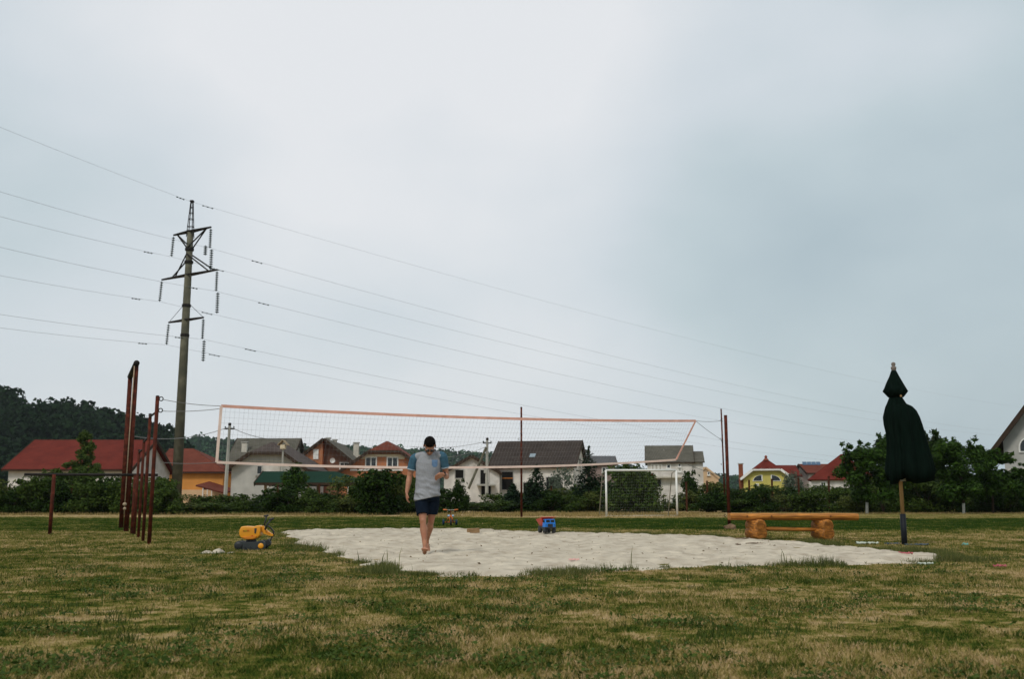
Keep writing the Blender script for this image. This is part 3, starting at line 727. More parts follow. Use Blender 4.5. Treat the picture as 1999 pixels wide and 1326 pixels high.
def arm(zl, left, right, kind):
    a = MB(); A = AD * -left + Vector((0, 0, zl)); B = AD * right + Vector((0, 0, zl)); P = Vector((.54, .84, 0)) * .22
    for s in (-1, 1):
        a.tube([A, P * s + Vector((0, 0, zl)), B], .075, 6)
    for f in np.linspace(-1, 1, 9):
        e = AD * (f * (left if f < 0 else right) * .8) + Vector((0, 0, zl)); w = (1 - abs(f) * .8)
        a.tube([e - P * w, e + P * w], .03, 6)
    if kind == 'top':
        for E in (A, B):
            for s in (-1, 1): a.tube([E.lerp(Vector((0, 0, zl)), .2), P * s * 1.2 + Vector((0, 0, zl - 1.45))], .06, 6)
    elif kind == 'mid':
        for E, k in ((A, .62), (B, .9)):
            for s in (-1, 1): a.tube([Vector((0, 0, zl)).lerp(E, k) if s > 0 else Vector((0, 0, zl)).lerp(E, k * .8), P * s * 1.2 + Vector((0, 0, zl + 1.75))], .06, 6)
    else:
        for E in (A, B): a.tube([E, Vector((0, 0, zl + 1.55))], .02, 5)
    a.build('crossarm', M_dsteel, py_t)
    return A, B
arms = [arm(PZ(452) - .3, 2.1, 2.5, 'top'), arm(PZ(537) - .3, 3.3, 3.5, 'mid'), arm(PZ(625) - .3, 2.1, 2.15, 'low')]
def insulator(top, ln, r=.135, n=9, tilt=(0, 0)):
    m = MB(); top = Vector(top); d = Vector((tilt[0], tilt[1], -1)).normalized()
    m.tube([top, top + d * ln], .025, 6)
    Mx = d.to_track_quat('Z', 'Y').to_matrix()
    for k in range(n):
        c = top + d * (ln * (k + .7) / (n + .4))
        m.lathe([(.03, -.06), (r, .0), (r * .9, .03), (.04, .06)], c, 10, Mx)
    m.build('insulator', M_insul, py_t)
    return top + d * ln
att = []
for i, (A, B) in enumerate(arms):
    att.append(('left', insulator(A - Vector((0, 0, .12)), 1.75, tilt=(-.05, .0))))
    e = insulator(B - Vector((0, 0, .12)), 1.65)
    att.append(('right', e))
    insulator(e + AD * .22 + Vector((0, 0, -.1)), 1.75, .16)
insulator(arms[0][1] + Vector((-.45, .3, -1.45)), .85, .16, 5)
# wires (each its own thing)
def cable(name, label, cat, group, pts_w, r=.02, dampers=()):
    o = Vector(pts_w[0]); c = MB(o).tube(pts_w, r, 5); ob = c.build(name, M_wire, None, True, loc=o)
    tag(ob, label, cat, group)
    for i in dampers:
        p = Vector(pts_w[i]); d = (Vector(pts_w[i + 1]) - p).normalized(); m = MB(o)
        for k in range(3):
            q = p + d * (k * .42 - .42) - Vector((0, 0, .06)); m.sphere(q, (.08, .08, .045), 8, 6)
        m.tube([p - d * .42 - Vector((0, 0, .06)), p + d * .42 - Vector((0, 0, .06))], .02, 5)
        m.build('vibration_damper', M_insul, ob)
    return ob
def sagline(a, b, sag, n=28):
    a, b = Vector(a), Vector(b); P = []
    # denser near the pylon so dampers sit there
    for k in range(n + 1):
        t = (k / n) ** 1.6; p = a.lerp(b, t); p.z -= sag * 4 * t * (1 - t); P.append(p)
    return P
LR = Vector((212, 199, -1.5)); LL = Vector((-33, -99, 2.0))
tipw = PB + Vector((0, 0, tipz))
cable('earth_wire', 'thin earth wire running from the pylon tip towards the right', 'cable', None, sagline(tipw, tipw + LR, 5.0), .008, (1,))
cable('earth_wire', 'thin earth wire running from the pylon tip out over the left', 'cable', None, sagline(tipw, tipw + LL, 2.0), .008, (2,))
for i, (sd, p) in enumerate(att):
    P = PB + p
    cable('power_line', 'power line from the %s end of the %s crossarm towards the far right' % (sd, ('upper', 'middle', 'lower')[i // 2]), 'cable', 'power lines running right from the pylon', sagline(P, P + LR, 6.5), .009, (2,))
    cable('power_line', 'power line from the %s end of the %s crossarm out over the left' % (sd, ('upper', 'middle', 'lower')[i // 2]), 'cable', 'power lines running left from the pylon', sagline(P, P + LL, 3.2), .009, (3,))

# ------------------------------------------------------------------ service poles
def service_pole(px, top, Y, label, lean=0.0, w0=.24, w1=.15):
    b = Vector((XP(px, Y, 950), Y, .3)); H = at(px, top, Y).z - .3
    t = thing('utility_pole', b, 0, label, 'pole')
    MB().tube([(0, 0, -.4), (lean * H, 0, H)], [w0 * .62, w1 * .62], 4).build('shaft', M_concl, t)
    MB().lathe([(.09, 0), (.11, .03), (.11, .16), (.06, .2)], (lean * H, 0, H - .12), 10).build('cap', M_dsteel, t)
    x = MB(); x.box((lean * H, 0, H - .35), (.7, .08, .09)); x.build('bracket', M_dsteel, t)
    for s in (-1, 1): MB().lathe([(.02, 0), (.05, .03), (.045, .1), (.02, .14)], (lean * H + s * .3, 0, H - .3), 8).build('insulator', M_insul, t)
    return t, b + Vector((lean * H, 0, H - .2))
t1, e1 = service_pole(440, 828, 70, 'pale concrete utility pole beside the orange house', .018)
t2, e2 = service_pole(950, 857, 80, 'concrete utility pole with slanting brace before the white shell house', .006)
H2 = e2.z - .3
MB().tube([(-.05, -.05, H2 - .5), (XP(915, 80) - t2.location.x, -.2, ZP(955, 80))], .1, 8).build('brace', M_conc, t2)
MB().box((-.1, 0, H2 * .55), (.25, .2, .3)).build('junction_box', M_concl, t2)
cable('service_wire', 'service wire slung from the concrete utility pole to the pale walled house', 'cable', None, sagline(e1, at(546, 858, 79), .25), .022)
cable('service_wire', 'service wire slung from the concrete utility pole past the pylon', 'cable', None, sagline(e1, at(250, 850, 64), .5), .022)
cable('service_wire', 'service wire slung from the braced pole to the orange brick house', 'cable', None, sagline(e2, at(800, 872, 90), .3), .018)
cable('service_wire', 'low service wire drooping from the braced pole towards the brick house', 'cable', None, sagline(e2 - Vector((0, 0, .4)), at(845, 893, 88), .3), .016)
b = Vector((XP(551, 74), 74, .3)); zt = at(551, 877, 74).z - .3
t3 = thing('birdhouse_pole', b, 0, 'thin pale pole carrying a small gabled wooden birdhouse', 'birdhouse')
MB().tube([(0, 0, -.2), (0, 0, zt)], .07, 8).build('pole', M_concl, t3)
MB().box((0, .0, zt + .15), (.34, .5, .3)).build('box', M_trim, t3)
rb = MB(); rb.slab([(-.34, -.35, zt + .26), (0, -.35, zt + .62), (0, .5, zt + .62), (-.34, .5, zt + .26)], .05); rb.slab([(0, -.35, zt + .62), (.34, -.35, zt + .26), (.34, .5, zt + .26), (0, .5, zt + .62)], .05)
rb.build('roof', M_boards, t3)

# ================================================================== vegetation
L_dark = leaf_mat('hedge_leaves_dark', (0.007, 0.019, 0.003), (0.034, 0.064, 0.010))
L_mid = leaf_mat('hedge_leaves_mid', (0.017, 0.038, 0.006), (0.076, 0.112, 0.021))
L_olive = leaf_mat('hedge_leaves_olive', (0.030, 0.048, 0.009), (0.125, 0.145, 0.036))
L_light = leaf_mat('young_leaves', (0.028, 0.055, 0.010), (0.105, 0.145, 0.032))
L_silver = leaf_mat('silver_leaves', (0.055, 0.075, 0.050), (0.17, 0.20, 0.145))
L_walnut = leaf_mat('walnut_leaves', (0.010, 0.030, 0.004), (0.056, 0.108, 0.017))
L_needle = leaf_mat('spruce_needles', (0.008, 0.020, 0.010), (0.028, 0.050, 0.022))
M_bark = mat('bark', (0.055, 0.040, 0.028), 0.9, 0.3, 8, 0.5, streak=(3, 3, .6))
M_lime = mat('limewashed_bark', (0.55, 0.53, 0.48), 0.9, 0.15, 6, 0.3)
def crown_mesh(seed, n, clumps, leaf, flat=.6, aspect=.55, spread=1.0):
    """leaves spread through many clumps; clumps: list of (x, y, z, radius)"""
    rg = np.random.default_rng(seed); C = np.array(clumps)
    w = C[:, 3] ** 2; ci = rg.choice(len(C), n, p=w / w.sum())
    d = rg.normal(size=(n, 3)); d /= np.linalg.norm(d, axis=1, keepdims=True)
    r = C[ci, 3] * rg.uniform(.15, 1, n) ** .45 * rg.uniform(.85, 1.18, n)
    P = C[ci, :3] + d * r[:, None] * np.array([1, 1, .85])
    nn = d * .7 + np.array([0, 0, flat]) + rg.normal(size=(n, 3)) * .55
    V, Fq = leaf_quads(P, nn, leaf, rg, aspect)
    return V, Fq
def bush_clumps(seed, w, h, k):
    """clumps filling a rounded, ragged mound of width w and height h"""
    rg = np.random.default_rng(seed); C = []
    for _ in range(k):
        a = rg.uniform(0, 2 * math.pi); rr = rg.uniform(0, 1) ** .6 * .42 * w; z = rg.uniform(.08, .80) * h
        lim = 1 - .55 * (z / h) ** 2
        C.append((rr * math.cos(a) * lim, rr * math.sin(a) * lim, z, rg.uniform(.11, .21) * min(w, h * 1.3)))
    for _ in range(k // 2):                           # sprays breaking the outline
        a = rg.uniform(0, 2 * math.pi); rr = rg.uniform(.0, .36) * w
        C.append((rr * math.cos(a), rr * math.sin(a), rg.uniform(.75, .98) * h, rg.uniform(.05, .10) * h))
    return C
BUSH = {}
def bush_protos():
    for key, seed, n in (('a', 11, 3200), ('b', 12, 3000), ('c', 13, 2600), ('d', 14, 3400), ('e', 15, 2400)):
        V, Fq = crown_mesh(seed, n, bush_clumps(seed, 2.6, 2.0, 26), .085, .5)
        V[:, 2] = np.maximum(V[:, 2], 0.0)
        BUSH[key] = np_mesh('foliage', V, Fq)
    s = MB(); rg = random.Random(3)
    for k in range(6):
        a = rg.uniform(0, 6.28); s.tube([(0, 0, -.05), (.3 * math.cos(a), .3 * math.sin(a), .7), (.8 * math.cos(a), .8 * math.sin(a), 1.5)], [.035, .025, .01], 5)
    me = bpy.data.meshes.new('stem'); me.from_pydata([tuple(v) for v in s.v], [], s.f); me.update(); me.materials.append(M_bark); BUSH['stem'] = me
bush_protos()
BM = {}
def bush(px, base, Y, wpx, toppx, key, m, label, cat='bush', group=None, rz=0.0):
    x = XP(px, Y, 960); g = gz(x, Y); sc = Y / F
    H = max(at(px, toppx, Y).z - g, .5); W = wpx * sc
    t = thing('hedge_bush' if group else 'shrub', (x, Y, g), rz, label, cat, group)
    kk = (key, m.name)
    if kk not in BM:
        me = BUSH[key].copy(); me.materials.clear(); me.materials.append(m); BM[kk] = me
    f = bpy.data.objects.new('foliage', BM[kk]); COL.objects.link(f); f.parent = t
    f.scale = (W / 2.35, W / 2.35, H / 1.95)
    s = bpy.data.objects.new('stem', BUSH['stem']); COL.objects.link(s); s.parent = t; s.scale = (W / 3.2, W / 3.2, H / 2.0)
    return t
HG = 'bushes of the overgrown hedge along the field'
def hlabel(px, m, rowname):
    marks = [(110, 'the long red roof'), (240, 'the conical young tree'), (340, 'the long roof gable'), (450, 'the orange house'), (600, 'the house with clipped gable'), (700, 'the green roofed shelter'),
             (840, 'the orange brick house'), (960, 'the white shell house'), (1060, 'the shorter spruce'), (1140, 'the dark brown roofed house'), (1180, 'the tall spruce'), (1290, 'the goal'), (1430, 'the tall white house'),
             (1560, 'the yellow house'), (1650, 'the steep red roof'), (1730, 'the first walnut'), (1840, 'the closed parasol'), (1930, 'the limewashed walnut'), (9999, 'the grey gable')]
    k = next(t for lim, t in marks if px < lim)
    return '%s bush in the %s hedge row by %s' % ('dark green' if m is L_dark else 'olive green' if m is L_olive else 'mid green', rowname, k)
rgb = random.Random(21)
def prof(px):                                          # top of the hedge in the photograph
    T = [(-60, 925), (30, 930), (70, 926), (120, 924), (200, 926), (250, 930), (310, 940), (360, 955), (430, 956), (470, 962), (520, 950), (600, 952), (640, 948), (690, 940), (720, 922),
         (760, 920), (800, 938), (860, 972), (900, 972), (960, 974), (1000, 968), (1060, 955), (1110, 940), (1160, 935), (1210, 925), (1240, 925), (1300, 955), (1345, 950), (1400, 948), (1450, 950), (1500, 943),
         (1560, 945), (1620, 955), (1660, 935), (1740, 925), (1800, 930), (1900, 935), (2060, 930)]
    for (a, b), (c, d) in zip(T, T[1:]):
        if a <= px <= c: return b + (d - b) * (px - a) / (c - a)
    return 945
# two staggered rows: front row low, back row to the hedge's height
px = -70
while px < 2080:
    Y = (47.5 if px < 900 else 52.5) + rgb.uniform(-1.0, 1.0)
    w = rgb.uniform(62, 92)
    if not (1270 < px < 1350 or 860 < px < 930):
        m_ = rgb.choice([L_dark, L_dark, L_mid, L_mid, L_olive]); bush(px, 1003, Y, w, prof(px) + rgb.uniform(0, 34), rgb.choice('abcde'), m_, hlabel(px, m_, 'front'), group=HG, rz=rgb.uniform(0, 6.28))
    px += w * rgb.uniform(.50, .66)
px = -60
while px < 2080:
    Y = (51.5 if px < 900 else 57.0) + rgb.uniform(-1.2, 1.2)
    w = rgb.uniform(70, 105)
    low = 18 if (860 < px < 930 or 1275 < px < 1345) else 0
    m_ = rgb.choice([L_dark, L_mid, L_olive]); bush(px, 1003, Y, w, prof(px) + low + rgb.uniform(-14, 14), rgb.choice('abcde'), m_, hlabel(px, m_, 'back'), group=HG, rz=rgb.uniform(0, 6.28))
    px += w * rgb.uniform(.52, .68)
# distinct shrubs
bush(742, 1003, 46.0, 118, 914, 'd', L_dark, 'big dense dark bush rising before the orange brick house')
bush(895, 1003, 50.0, 46, 938, 'a', L_dark, 'small round dark bush before the white shell house')
bush(1228, 1003, 50.5, 112, 904, 'b', L_mid, 'wide round bush standing right behind the goal net')
bush(1098, 1003, 58.0, 52, 914, 'e', L_silver, 'pale silvery shrub before the dark brown roofed house')
bush(1550, 1003, 60.0, 46, 922, 'c', L_silver, 'grey green willow shrub between the yellow and solar roofed houses')
bush(1345, 1003, 70.0, 62, 922, 'a', L_dark, 'dark shrub below the tall white house')
bush(120, 1003, 49.5, 120, 940, 'c', L_mid, 'mid green bush under the conical young tree')

def tree(name, px, Y, top, label, clumps, n, leaf, m, seed, trunk, bark=None, flat=.6, aspect=.5, lime=0.0):
    x = XP(px, Y, 960); g = gz(x, Y)
    t = thing(name, (x, Y, g), 0, label, 'tree')
    V, Fq = crown_mesh(seed, n, clumps, leaf, flat, aspect); V[:, 2] = np.maximum(V[:, 2], .05)
    link_mesh('crown', np_mesh('crown', V, Fq), m, t)
    H, r = trunk; rr = random.Random(seed)
    MB().tube([(0, 0, -.1), (.05, 0, H * .3), (-.04, .03, H * .6), (.02, 0, H)], [r, r * .8, r * .55, r * .15], 9).build('trunk', bark or M_bark, t, True)
    for k in range(7):
        a = rr.uniform(0, 6.28); z = H * rr.uniform(.25, .7); c = clumps[rr.randrange(len(clumps))]
        MB().tube([(0, 0, z), (c[0] * .5, c[1] * .5, (z + c[2]) / 2 + .1), (c[0], c[1], c[2])], [r * .38, r * .22, r * .06], 6).build('limb', bark or M_bark, t, True)
    if lime: MB().tube([(0, 0, -.05), (.03, 0, lime)], [r * 1.08, r * .98], 9).build('limewash', M_lime, t, True)
    return t
# conical young tree
def cone_clumps(seed, H, W, k=26, base=.12):
    rg = np.random.default_rng(seed); C = []
    for i in range(k):
        f = rg.uniform(base, .97); a = rg.uniform(0, 6.28); w = (1 - f) ** .75 * W / 2 * rg.uniform(.0, 1)
        C.append((w * math.cos(a), w * math.sin(a), f * H, .062 * H * (1.25 - f * .85)))
    C.append((0, 0, H * .95, .03 * H)); C.append((0.02, 0, H * .88, .04 * H))
    return C
Y = 53.0; H = at(160, 836, Y).z - .28
tree('young_tree', 160, Y, 836, 'young conical light green tree before the long red roof', cone_clumps(4, H, 3.4, 130), 16000, .06, L_light, 4, (H * .9, .07))
Y = 58; H = at(572, 903, Y).z - .3
tree('young_tree', 574, Y, 903, 'small leafy tree before the house with clipped gable', [(0, 0, H * .85, .35), (-.35, .1, H * .7, .5), (.4, -.1, H * .68, .45), (.1, .2, H * .55, .6), (-.3, -.2, H * .5, .5), (.2, 0, H * .95, .2)], 2600, .075, L_walnut, 5, (H * .8, .06))
# walnut trees on the right
def walnut(px, Y, top, wpx, label, seed, k=26, n=6500, lime=0.0, m=None):
    k = int(k * 1.3)
    rg = np.random.default_rng(seed); g = .3; H = at(px, top, Y).z - g; W = wpx * Y / F; C = []
    for i in range(k):
        a = rg.uniform(0, 6.28); f = rg.uniform(.22, .9); rr = W / 2 * rg.uniform(.2, .95) * (1 - .5 * abs(f - .5) ** 1.2 * 2)
        C.append((rr * math.cos(a), rr * math.sin(a), f * H, rg.uniform(.07, .125) * H))
    for i in range(15):
        a = rg.uniform(0, 6.28); rr = W / 2 * rg.uniform(.1, .95)
        C.append((rr * math.cos(a), rr * math.sin(a), H * rg.uniform(.84, 1.0), .038 * H))
        C.append((rr * math.cos(a), rr * math.sin(a), H * rg.uniform(.74, .86), .055 * H))
    tree('walnut_tree', px, Y, top, label, C, n, .105, m or L_walnut, seed, (H * .85, .065), lime=lime, flat=.7, aspect=.42)
walnut(1690, 48.5, 862, 108, 'walnut tree with limewashed trunk left of the closed parasol', 31, 30, 7500, lime=.55)
walnut(1745, 53.0, 848, 95, 'taller walnut tree behind the closed parasol', 32, 26, 6500)
walnut(1818, 56.0, 838, 70, 'slim dark tree just right of the closed parasol', 33, 22, 5000, m=L_dark)
walnut(1878, 48.5, 852, 105, 'walnut tree with limewashed trunk beside the grey gable', 34, 30, 7500, lime=.5)
walnut(1935, 50.0, 872, 108, 'broad walnut tree before the grey gable', 35, 28, 7500)
walnut(2010, 51.0, 905, 90, 'low leafy tree under the arched window', 36, 24, 5500)
# spruces
def spruce(px, Y, top, wpx, label, seed):
    rg = np.random.default_rng(seed); x = XP(px, Y, 960); g = gz(x, Y); H = at(px, top, Y).z - g; W = wpx * Y / F
    t = thing('spruce', (x, Y, g), 0, label, 'tree'); P = []; Nn = []; S = []
    nl = 17
    for i in range(nl):
        f = i / (nl - 1); z0 = H * (.06 + .86 * f); Rr = W / 2 * (1 - f) ** .8 * rg.uniform(.85, 1.12) + .10
        nb = int(13 - 7 * f)
        for b_ in range(nb):
            a = 6.283 * (b_ + rg.uniform(-.3, .3)) / nb + i; ln = Rr * rg.uniform(.75, 1.12)
            m_ = max(int(ln * 26), 5)
            s_ = np.sqrt(np.linspace(.02, 1, m_)); dz = -.20 * ln * s_ ** 1.3 + .10 * ln * s_ ** 4
            wob = rg.normal(size=(m_, 3)) * .06
            P.append(np.stack([math.cos(a) * ln * s_, math.sin(a) * ln * s_, z0 + dz], -1) + wob)
            Nn.append(np.tile([0.15 * math.cos(a), .15 * math.sin(a), 1.0], (m_, 1)) + rg.normal(size=(m_, 3)) * .5)
    n = 30; zz = np.linspace(.85, 1.0, n) * H
    P.append(np.stack([rg.normal(size=n) * .04, rg.normal(size=n) * .04, zz], -1)); Nn.append(rg.normal(size=(n, 3)))
    V, Fq = leaf_quads(np.concatenate(P), np.concatenate(Nn), .105, rg, .45)
    link_mesh('crown', np_mesh('crown', V, Fq), L_needle, t)
    MB().tube([(0, 0, -.1), (0, 0, H * .99)], [.10, .012], 7).build('trunk', M_bark, t)
spruce(1150, 54.5, 872, 82, 'tall spruce with bare spire beside the dark brown roofed house', 41)
spruce(1047, 53.0, 908, 78, 'shorter spruce before the dark brown roofed house', 42)
spruce(1002, 56.0, 945, 50, 'small bushy spruce left of the shorter spruce', 43)

# fence posts in the hedge
M_frust = mat('old_fence_rust', (0.075, 0.028, 0.014), .9, .3, 9)
for px_, top in ((47, 948), (140, 948), (330, 955), (543, 948), (624, 946), (697, 944), (1017 + 60, 950), (1273, 925), (1340, 942), (1381, 940), (1462, 938), (1508, 936), (1560, 934), (1618, 931), (1968, 950)):
    Y = 48.6 if px_ < 900 else 53.8
    x = XP(px_, Y, 960); g = gz(x, Y); H = at(px_, top, Y).z - g
    o = MB().rbox((0, 0, H / 2 - .15), (.08, .08, H + .3), .012)
    o.box((0, -.03, H + .01), (.10, .09, .02))
    fp = o.build('fence_post', M_frust, None, loc=(x, Y, g)); fp.rotation_euler = (rgb.uniform(-.02, .02), rgb.uniform(-.025, .025), rgb.uniform(0, .5))
    tag(fp, 'thin rusty steel fence post standing in the hedge line', 'post', 'rusty fence posts along the hedge')

# ================================================================== exercise bars on the left
def bar_post(base_px, top_px, w=.105, label=None):
    b = gp(*base_px); H = at(top_px[0], top_px[1], b.y).z - b.z
    return b, H
posts = [bar_post((291, 1063), (305, 775)), bar_post((279, 1057), (290, 810)), bar_post((270, 1050), (280, 859)), bar_post((262, 1044), (271, 880))]
stp = thing('step_pullup_bars', posts[0][0], 0, 'stepped rust red pull up bars of four posts in a row', 'pullup bars')
o0 = posts[0][0]
for i, (b, H) in enumerate(posts):
    m = MB(o0).tube([b - Vector((0, 0, .2)), b + Vector((0, 0, H))], .036 if i == 0 else .031, 10); m.build('post', M_rust, stp, True)
    MB(o0).lathe([(.037, 0), (.037, .015), (.02, .025)], b + Vector((0, 0, H)), 10).build('post_cap', M_dsteel, stp)
for (a, Ha), (b, Hb) in zip(posts, posts[1:]):
    MB(o0).tube([a + Vector((0, 0, Hb - .04)), b + Vector((0, 0, Hb - .04))], .02, 8).build('bar', M_dsteel, stp, True)
# rings for the net on the first post
for k, zz in enumerate((posts[0][1] - .04, posts[0][1] - .26)):
    c = o0 + Vector((.072, .0, zz)); P = [c + Vector((.038 * math.cos(t), 0, .038 * math.sin(t))) for t in np.linspace(0, 6.28, 13)]
    MB(o0).tube(P, .010, 6).build('hook_ring', M_dsteel, stp)
# tall rope frame
fa = gp(246, 1038); fb = gp(236, 1031); HA = at(259, 712, fa.y).z - fa.z
fr = thing('rope_frame', fa, 0, 'tall rust red two post frame with a thick top bar', 'climbing frame')
for b in (fa, fb):
    MB(fa).tube([b - Vector((0, 0, .2)), b + Vector((0, 0, HA))], .062, 12).build('post', M_rust, fr, True)
dv = (fb - fa).normalized(); dv.z = 0
MB(fa).tube([fa + Vector((0, 0, HA + .02)) - dv * .15, fb + Vector((0, 0, HA + .02)) + dv * .15], .075, 12).build('top_bar', M_dsteel, fr, True)
mid = fa - dv * .11 + Vector((-.05, 0, HA - .05))
rp = MB(mid); zk = at(240, 985, mid.y).z
rp.tube([mid, Vector((mid.x - .02, mid.y, (mid.z + zk) / 2)), Vector((mid.x - .03, mid.y, zk - .25))], .013, 8)
rob = rp.build('climbing_rope', M_rope, None, True, loc=mid); tag(rob, 'pale climbing rope hanging from the tall red frame', 'rope')
MB(mid).sphere((mid.x - .03, mid.y, zk), (.05, .05, .045), 12, 8).sphere((mid.x - .025, mid.y, zk - .11), (.04, .04, .04), 12, 8).build('knot', M_rope, rob, True)
# low horizontal bar
la = gp(97, 1044); lb = gp(255, 1040); lb = Vector((XP(255, la.y, 930), la.y + .3, gz(0, la.y)))
HL_ = at(98, 927, la.y).z - la.z
lo = thing('low_exercise_bar', la, 0, 'low horizontal dark bar on thin rust red posts', 'exercise bar')
for b in (la, lb): MB(la).tube([b - Vector((0, 0, .2)), b + Vector((0, 0, HL_))], .042, 10).build('post', M_rust, lo, True)
MB(la).tube([Vector((XP(50, la.y, 927), la.y - .05, la.z + HL_)), Vector((XP(308, la.y + .4, 927), la.y + .4, la.z + HL_))], .034, 10).build('bar', M_dsteel, lo, True)

# ================================================================== volleyball net
rp_b = gp(1424, 1033); HR = at(1415, 811, rp_b.y).z - rp_b.z
rpo = thing('net_post', rp_b, 0, 'rust red net post with a stone at its foot beside the log bench', 'post')
MB(rp_b).tube([rp_b - Vector((0, 0, .2)), rp_b + Vector((0, 0, HR))], .045, 12).build('shaft', M_rust, rpo, True)
for zz in (.18, .75, HR * .55, HR * .9): MB(rp_b).tube([rp_b + Vector((-.09, 0, HR - zz)), rp_b + Vector((-.14, 0, HR - zz + .04)), rp_b + Vector((-.09, 0, HR - zz + .08))], .012, 6).build('hook', M_dsteel, rpo)
def rock(c, r, seed, m, name, label, cat):
    bm = bmesh.new(); bmesh.ops.create_icosphere(bm, subdivisions=3, radius=1)
    for v in bm.verts:
        n = mnoise.noise(v.co * 1.4 + Vector((seed, 0, 0))) * .35
        v.co = Vector((v.co.x * r[0], v.co.y * r[1], max(v.co.z, -.3) * r[2])) * (1 + n)
    me = bpy.data.meshes.new(name); bm.to_mesh(me); bm.free()
    o = link_mesh(name, me, m, None, c); tag(o, label, cat); return o
M_stone = mat('stone', (.17, .105, .062), .9, .3, 8, .5)
rock(rp_b + Vector((-.02, -.22, .03)), (.17, .12, .10), 3.3, M_stone, 'stone', 'brown stone lying at the foot of the right net post', 'stone')
lp = posts[0][0]
def on_line(px):
    """point in plan on the line between both net posts, seen at picture column px"""
    k = (px - 999.5) / F / .987; A = lp; B = rp_b; d = B - A
    t = (k * A.y - A.x) / (d.x - k * d.y)
    return A + d * t
def netp(px, py): p = on_line(px); return at(px, py, p.y)
TL, TR, BL, BR = netp(432, 793), netp(1358, 822), netp(423, 903), netp(1320, 898)
TL.z -= 0; nt_o = (TL + TR) / 2; nt_o.z = gz(0, nt_o.y)
net = thing('volleyball_net', nt_o, 0, 'slack volleyball net with salmon edge tapes across the sand court', 'net')
def topc(t): p = TL.lerp(TR, t); p.z -= .085 * 4 * t * (1 - t); return p
def botc(t): p = BL.lerp(BR, t); p.z -= .15 * 4 * t * (1 - t); p.y += .03 * math.sin(t * 9); return p
def band(name, f, w, m, n=40):
    P = [f(k / n) for k in range(n + 1)]; V = []; th = .006
    for k, p in enumerate(P):
        d = (P[min(k + 1, n)] - P[max(k - 1, 0)]).normalized(); up_ = Vector((0, 0, 1)); up_ = (up_ - d * d.z).normalized()
        if abs(d.z) > .8: up_ = Vector((TR - TL).normalized())
        s = d.cross(up_).normalized() * th; u_ = up_ * w / 2
        V += [p - u_ - s, p + u_ - s, p + u_ + s, p - u_ + s]
    Fc = [(k * 4 + a, k * 4 + (a + 1) % 4, k * 4 + 4 + (a + 1) % 4, k * 4 + 4 + a) for k in range(n) for a in range(4)] + [(0, 1, 2, 3), (n * 4, n * 4 + 1, n * 4 + 2, n * 4 + 3)]
    return MB(nt_o).add(V, Fc).build(name, m, net)
band('top_tape', topc, .060, M_tape); band('bottom_tape', botc, .050, M_tapew)
band('side_tape', lambda t: BL.lerp(TL, t), .055, M_tapew, 4); band('side_tape', lambda t: BR.lerp(TR, t), .055, M_tape, 4)
ms = MB(nt_o); nv = 138; nh = 10
def wp(u_, v_):
    p = botc(u_).lerp(topc(u_), v_); b = math.sin(v_ * math.pi) * .05
    p.y += b * math.sin(u_ * 23 + 1) * .6; p.x += b * .35 * math.sin(u_ * 41) + .06 * math.sin(v_ * 3.1) * (u_ - .3); return p
for k in range(1, nv):
    u_ = k / nv; ms.tube([wp(u_, v_) for v_ in (0, .25, .5, .75, 1)], 0.0015, 3, False)
for j in range(1, nh):
    ms.tube([wp(k / 46, j / nh) for k in range(47)], 0.0015, 3, False)
mo = ms.build('mesh', M_string, net); tag(mo, kind='stuff')
for a, b in ((TL, lp + Vector((.1, .05, posts[0][1] - .05))), (BL, lp + Vector((.1, .05, posts[0][1] * .55))), (TL - Vector((0, 0, .05)), lp + Vector((.1, .05, posts[0][1] - .27))),
             (TR, rp_b + Vector((-.09, 0, HR - .15))), (BR, rp_b + Vector((-.09, 0, HR * .45))), (TR, rp_b + Vector((-.09, 0, HR - .7)))):
    P = [a.lerp(b, t) - Vector((0, 0, .10 * t * (1 - t))) for t in np.linspace(0, 1, 9)]
    MB(nt_o).tube(P, .006, 5).build('tie_cord', M_string, net)

# tall thin poles at the field's edge
for px_, top, base, lab in ((1018, 797, 1010, 'tall thin rust red pole standing before the dark brown roofed house'), (1416, 800, 999, 'tall thin rust red pole farther off beside the right net post')):
    b = gp(px_, base); H = at(px_ if px_ < 1100 else 1405, top, b.y).z - b.z
    t = thing('ball_stop_pole', b, 0, lab, 'pole'); ln = (at(1405, top, b.y).x - b.x) * .35 if px_ > 1100 else 0
    MB().tube([(0, 0, -.2), (ln * .5, 0, H * .5), (ln, 0, H)], [.048, .044, .04], 10).build('shaft', M_rust, t, True)
    MB().lathe([(.042, 0), (.042, .03), (.02, .05)], (ln, 0, H), 10).build('cap', M_dsteel, t)
    for zz in (.7, .45): MB().tube([(ln * zz - .07, 0, H * zz), (ln * zz - .15, 0, H * zz + .05), (ln * zz - .07, 0, H * zz + .1)], .012, 6).build('hook', M_dsteel, t)

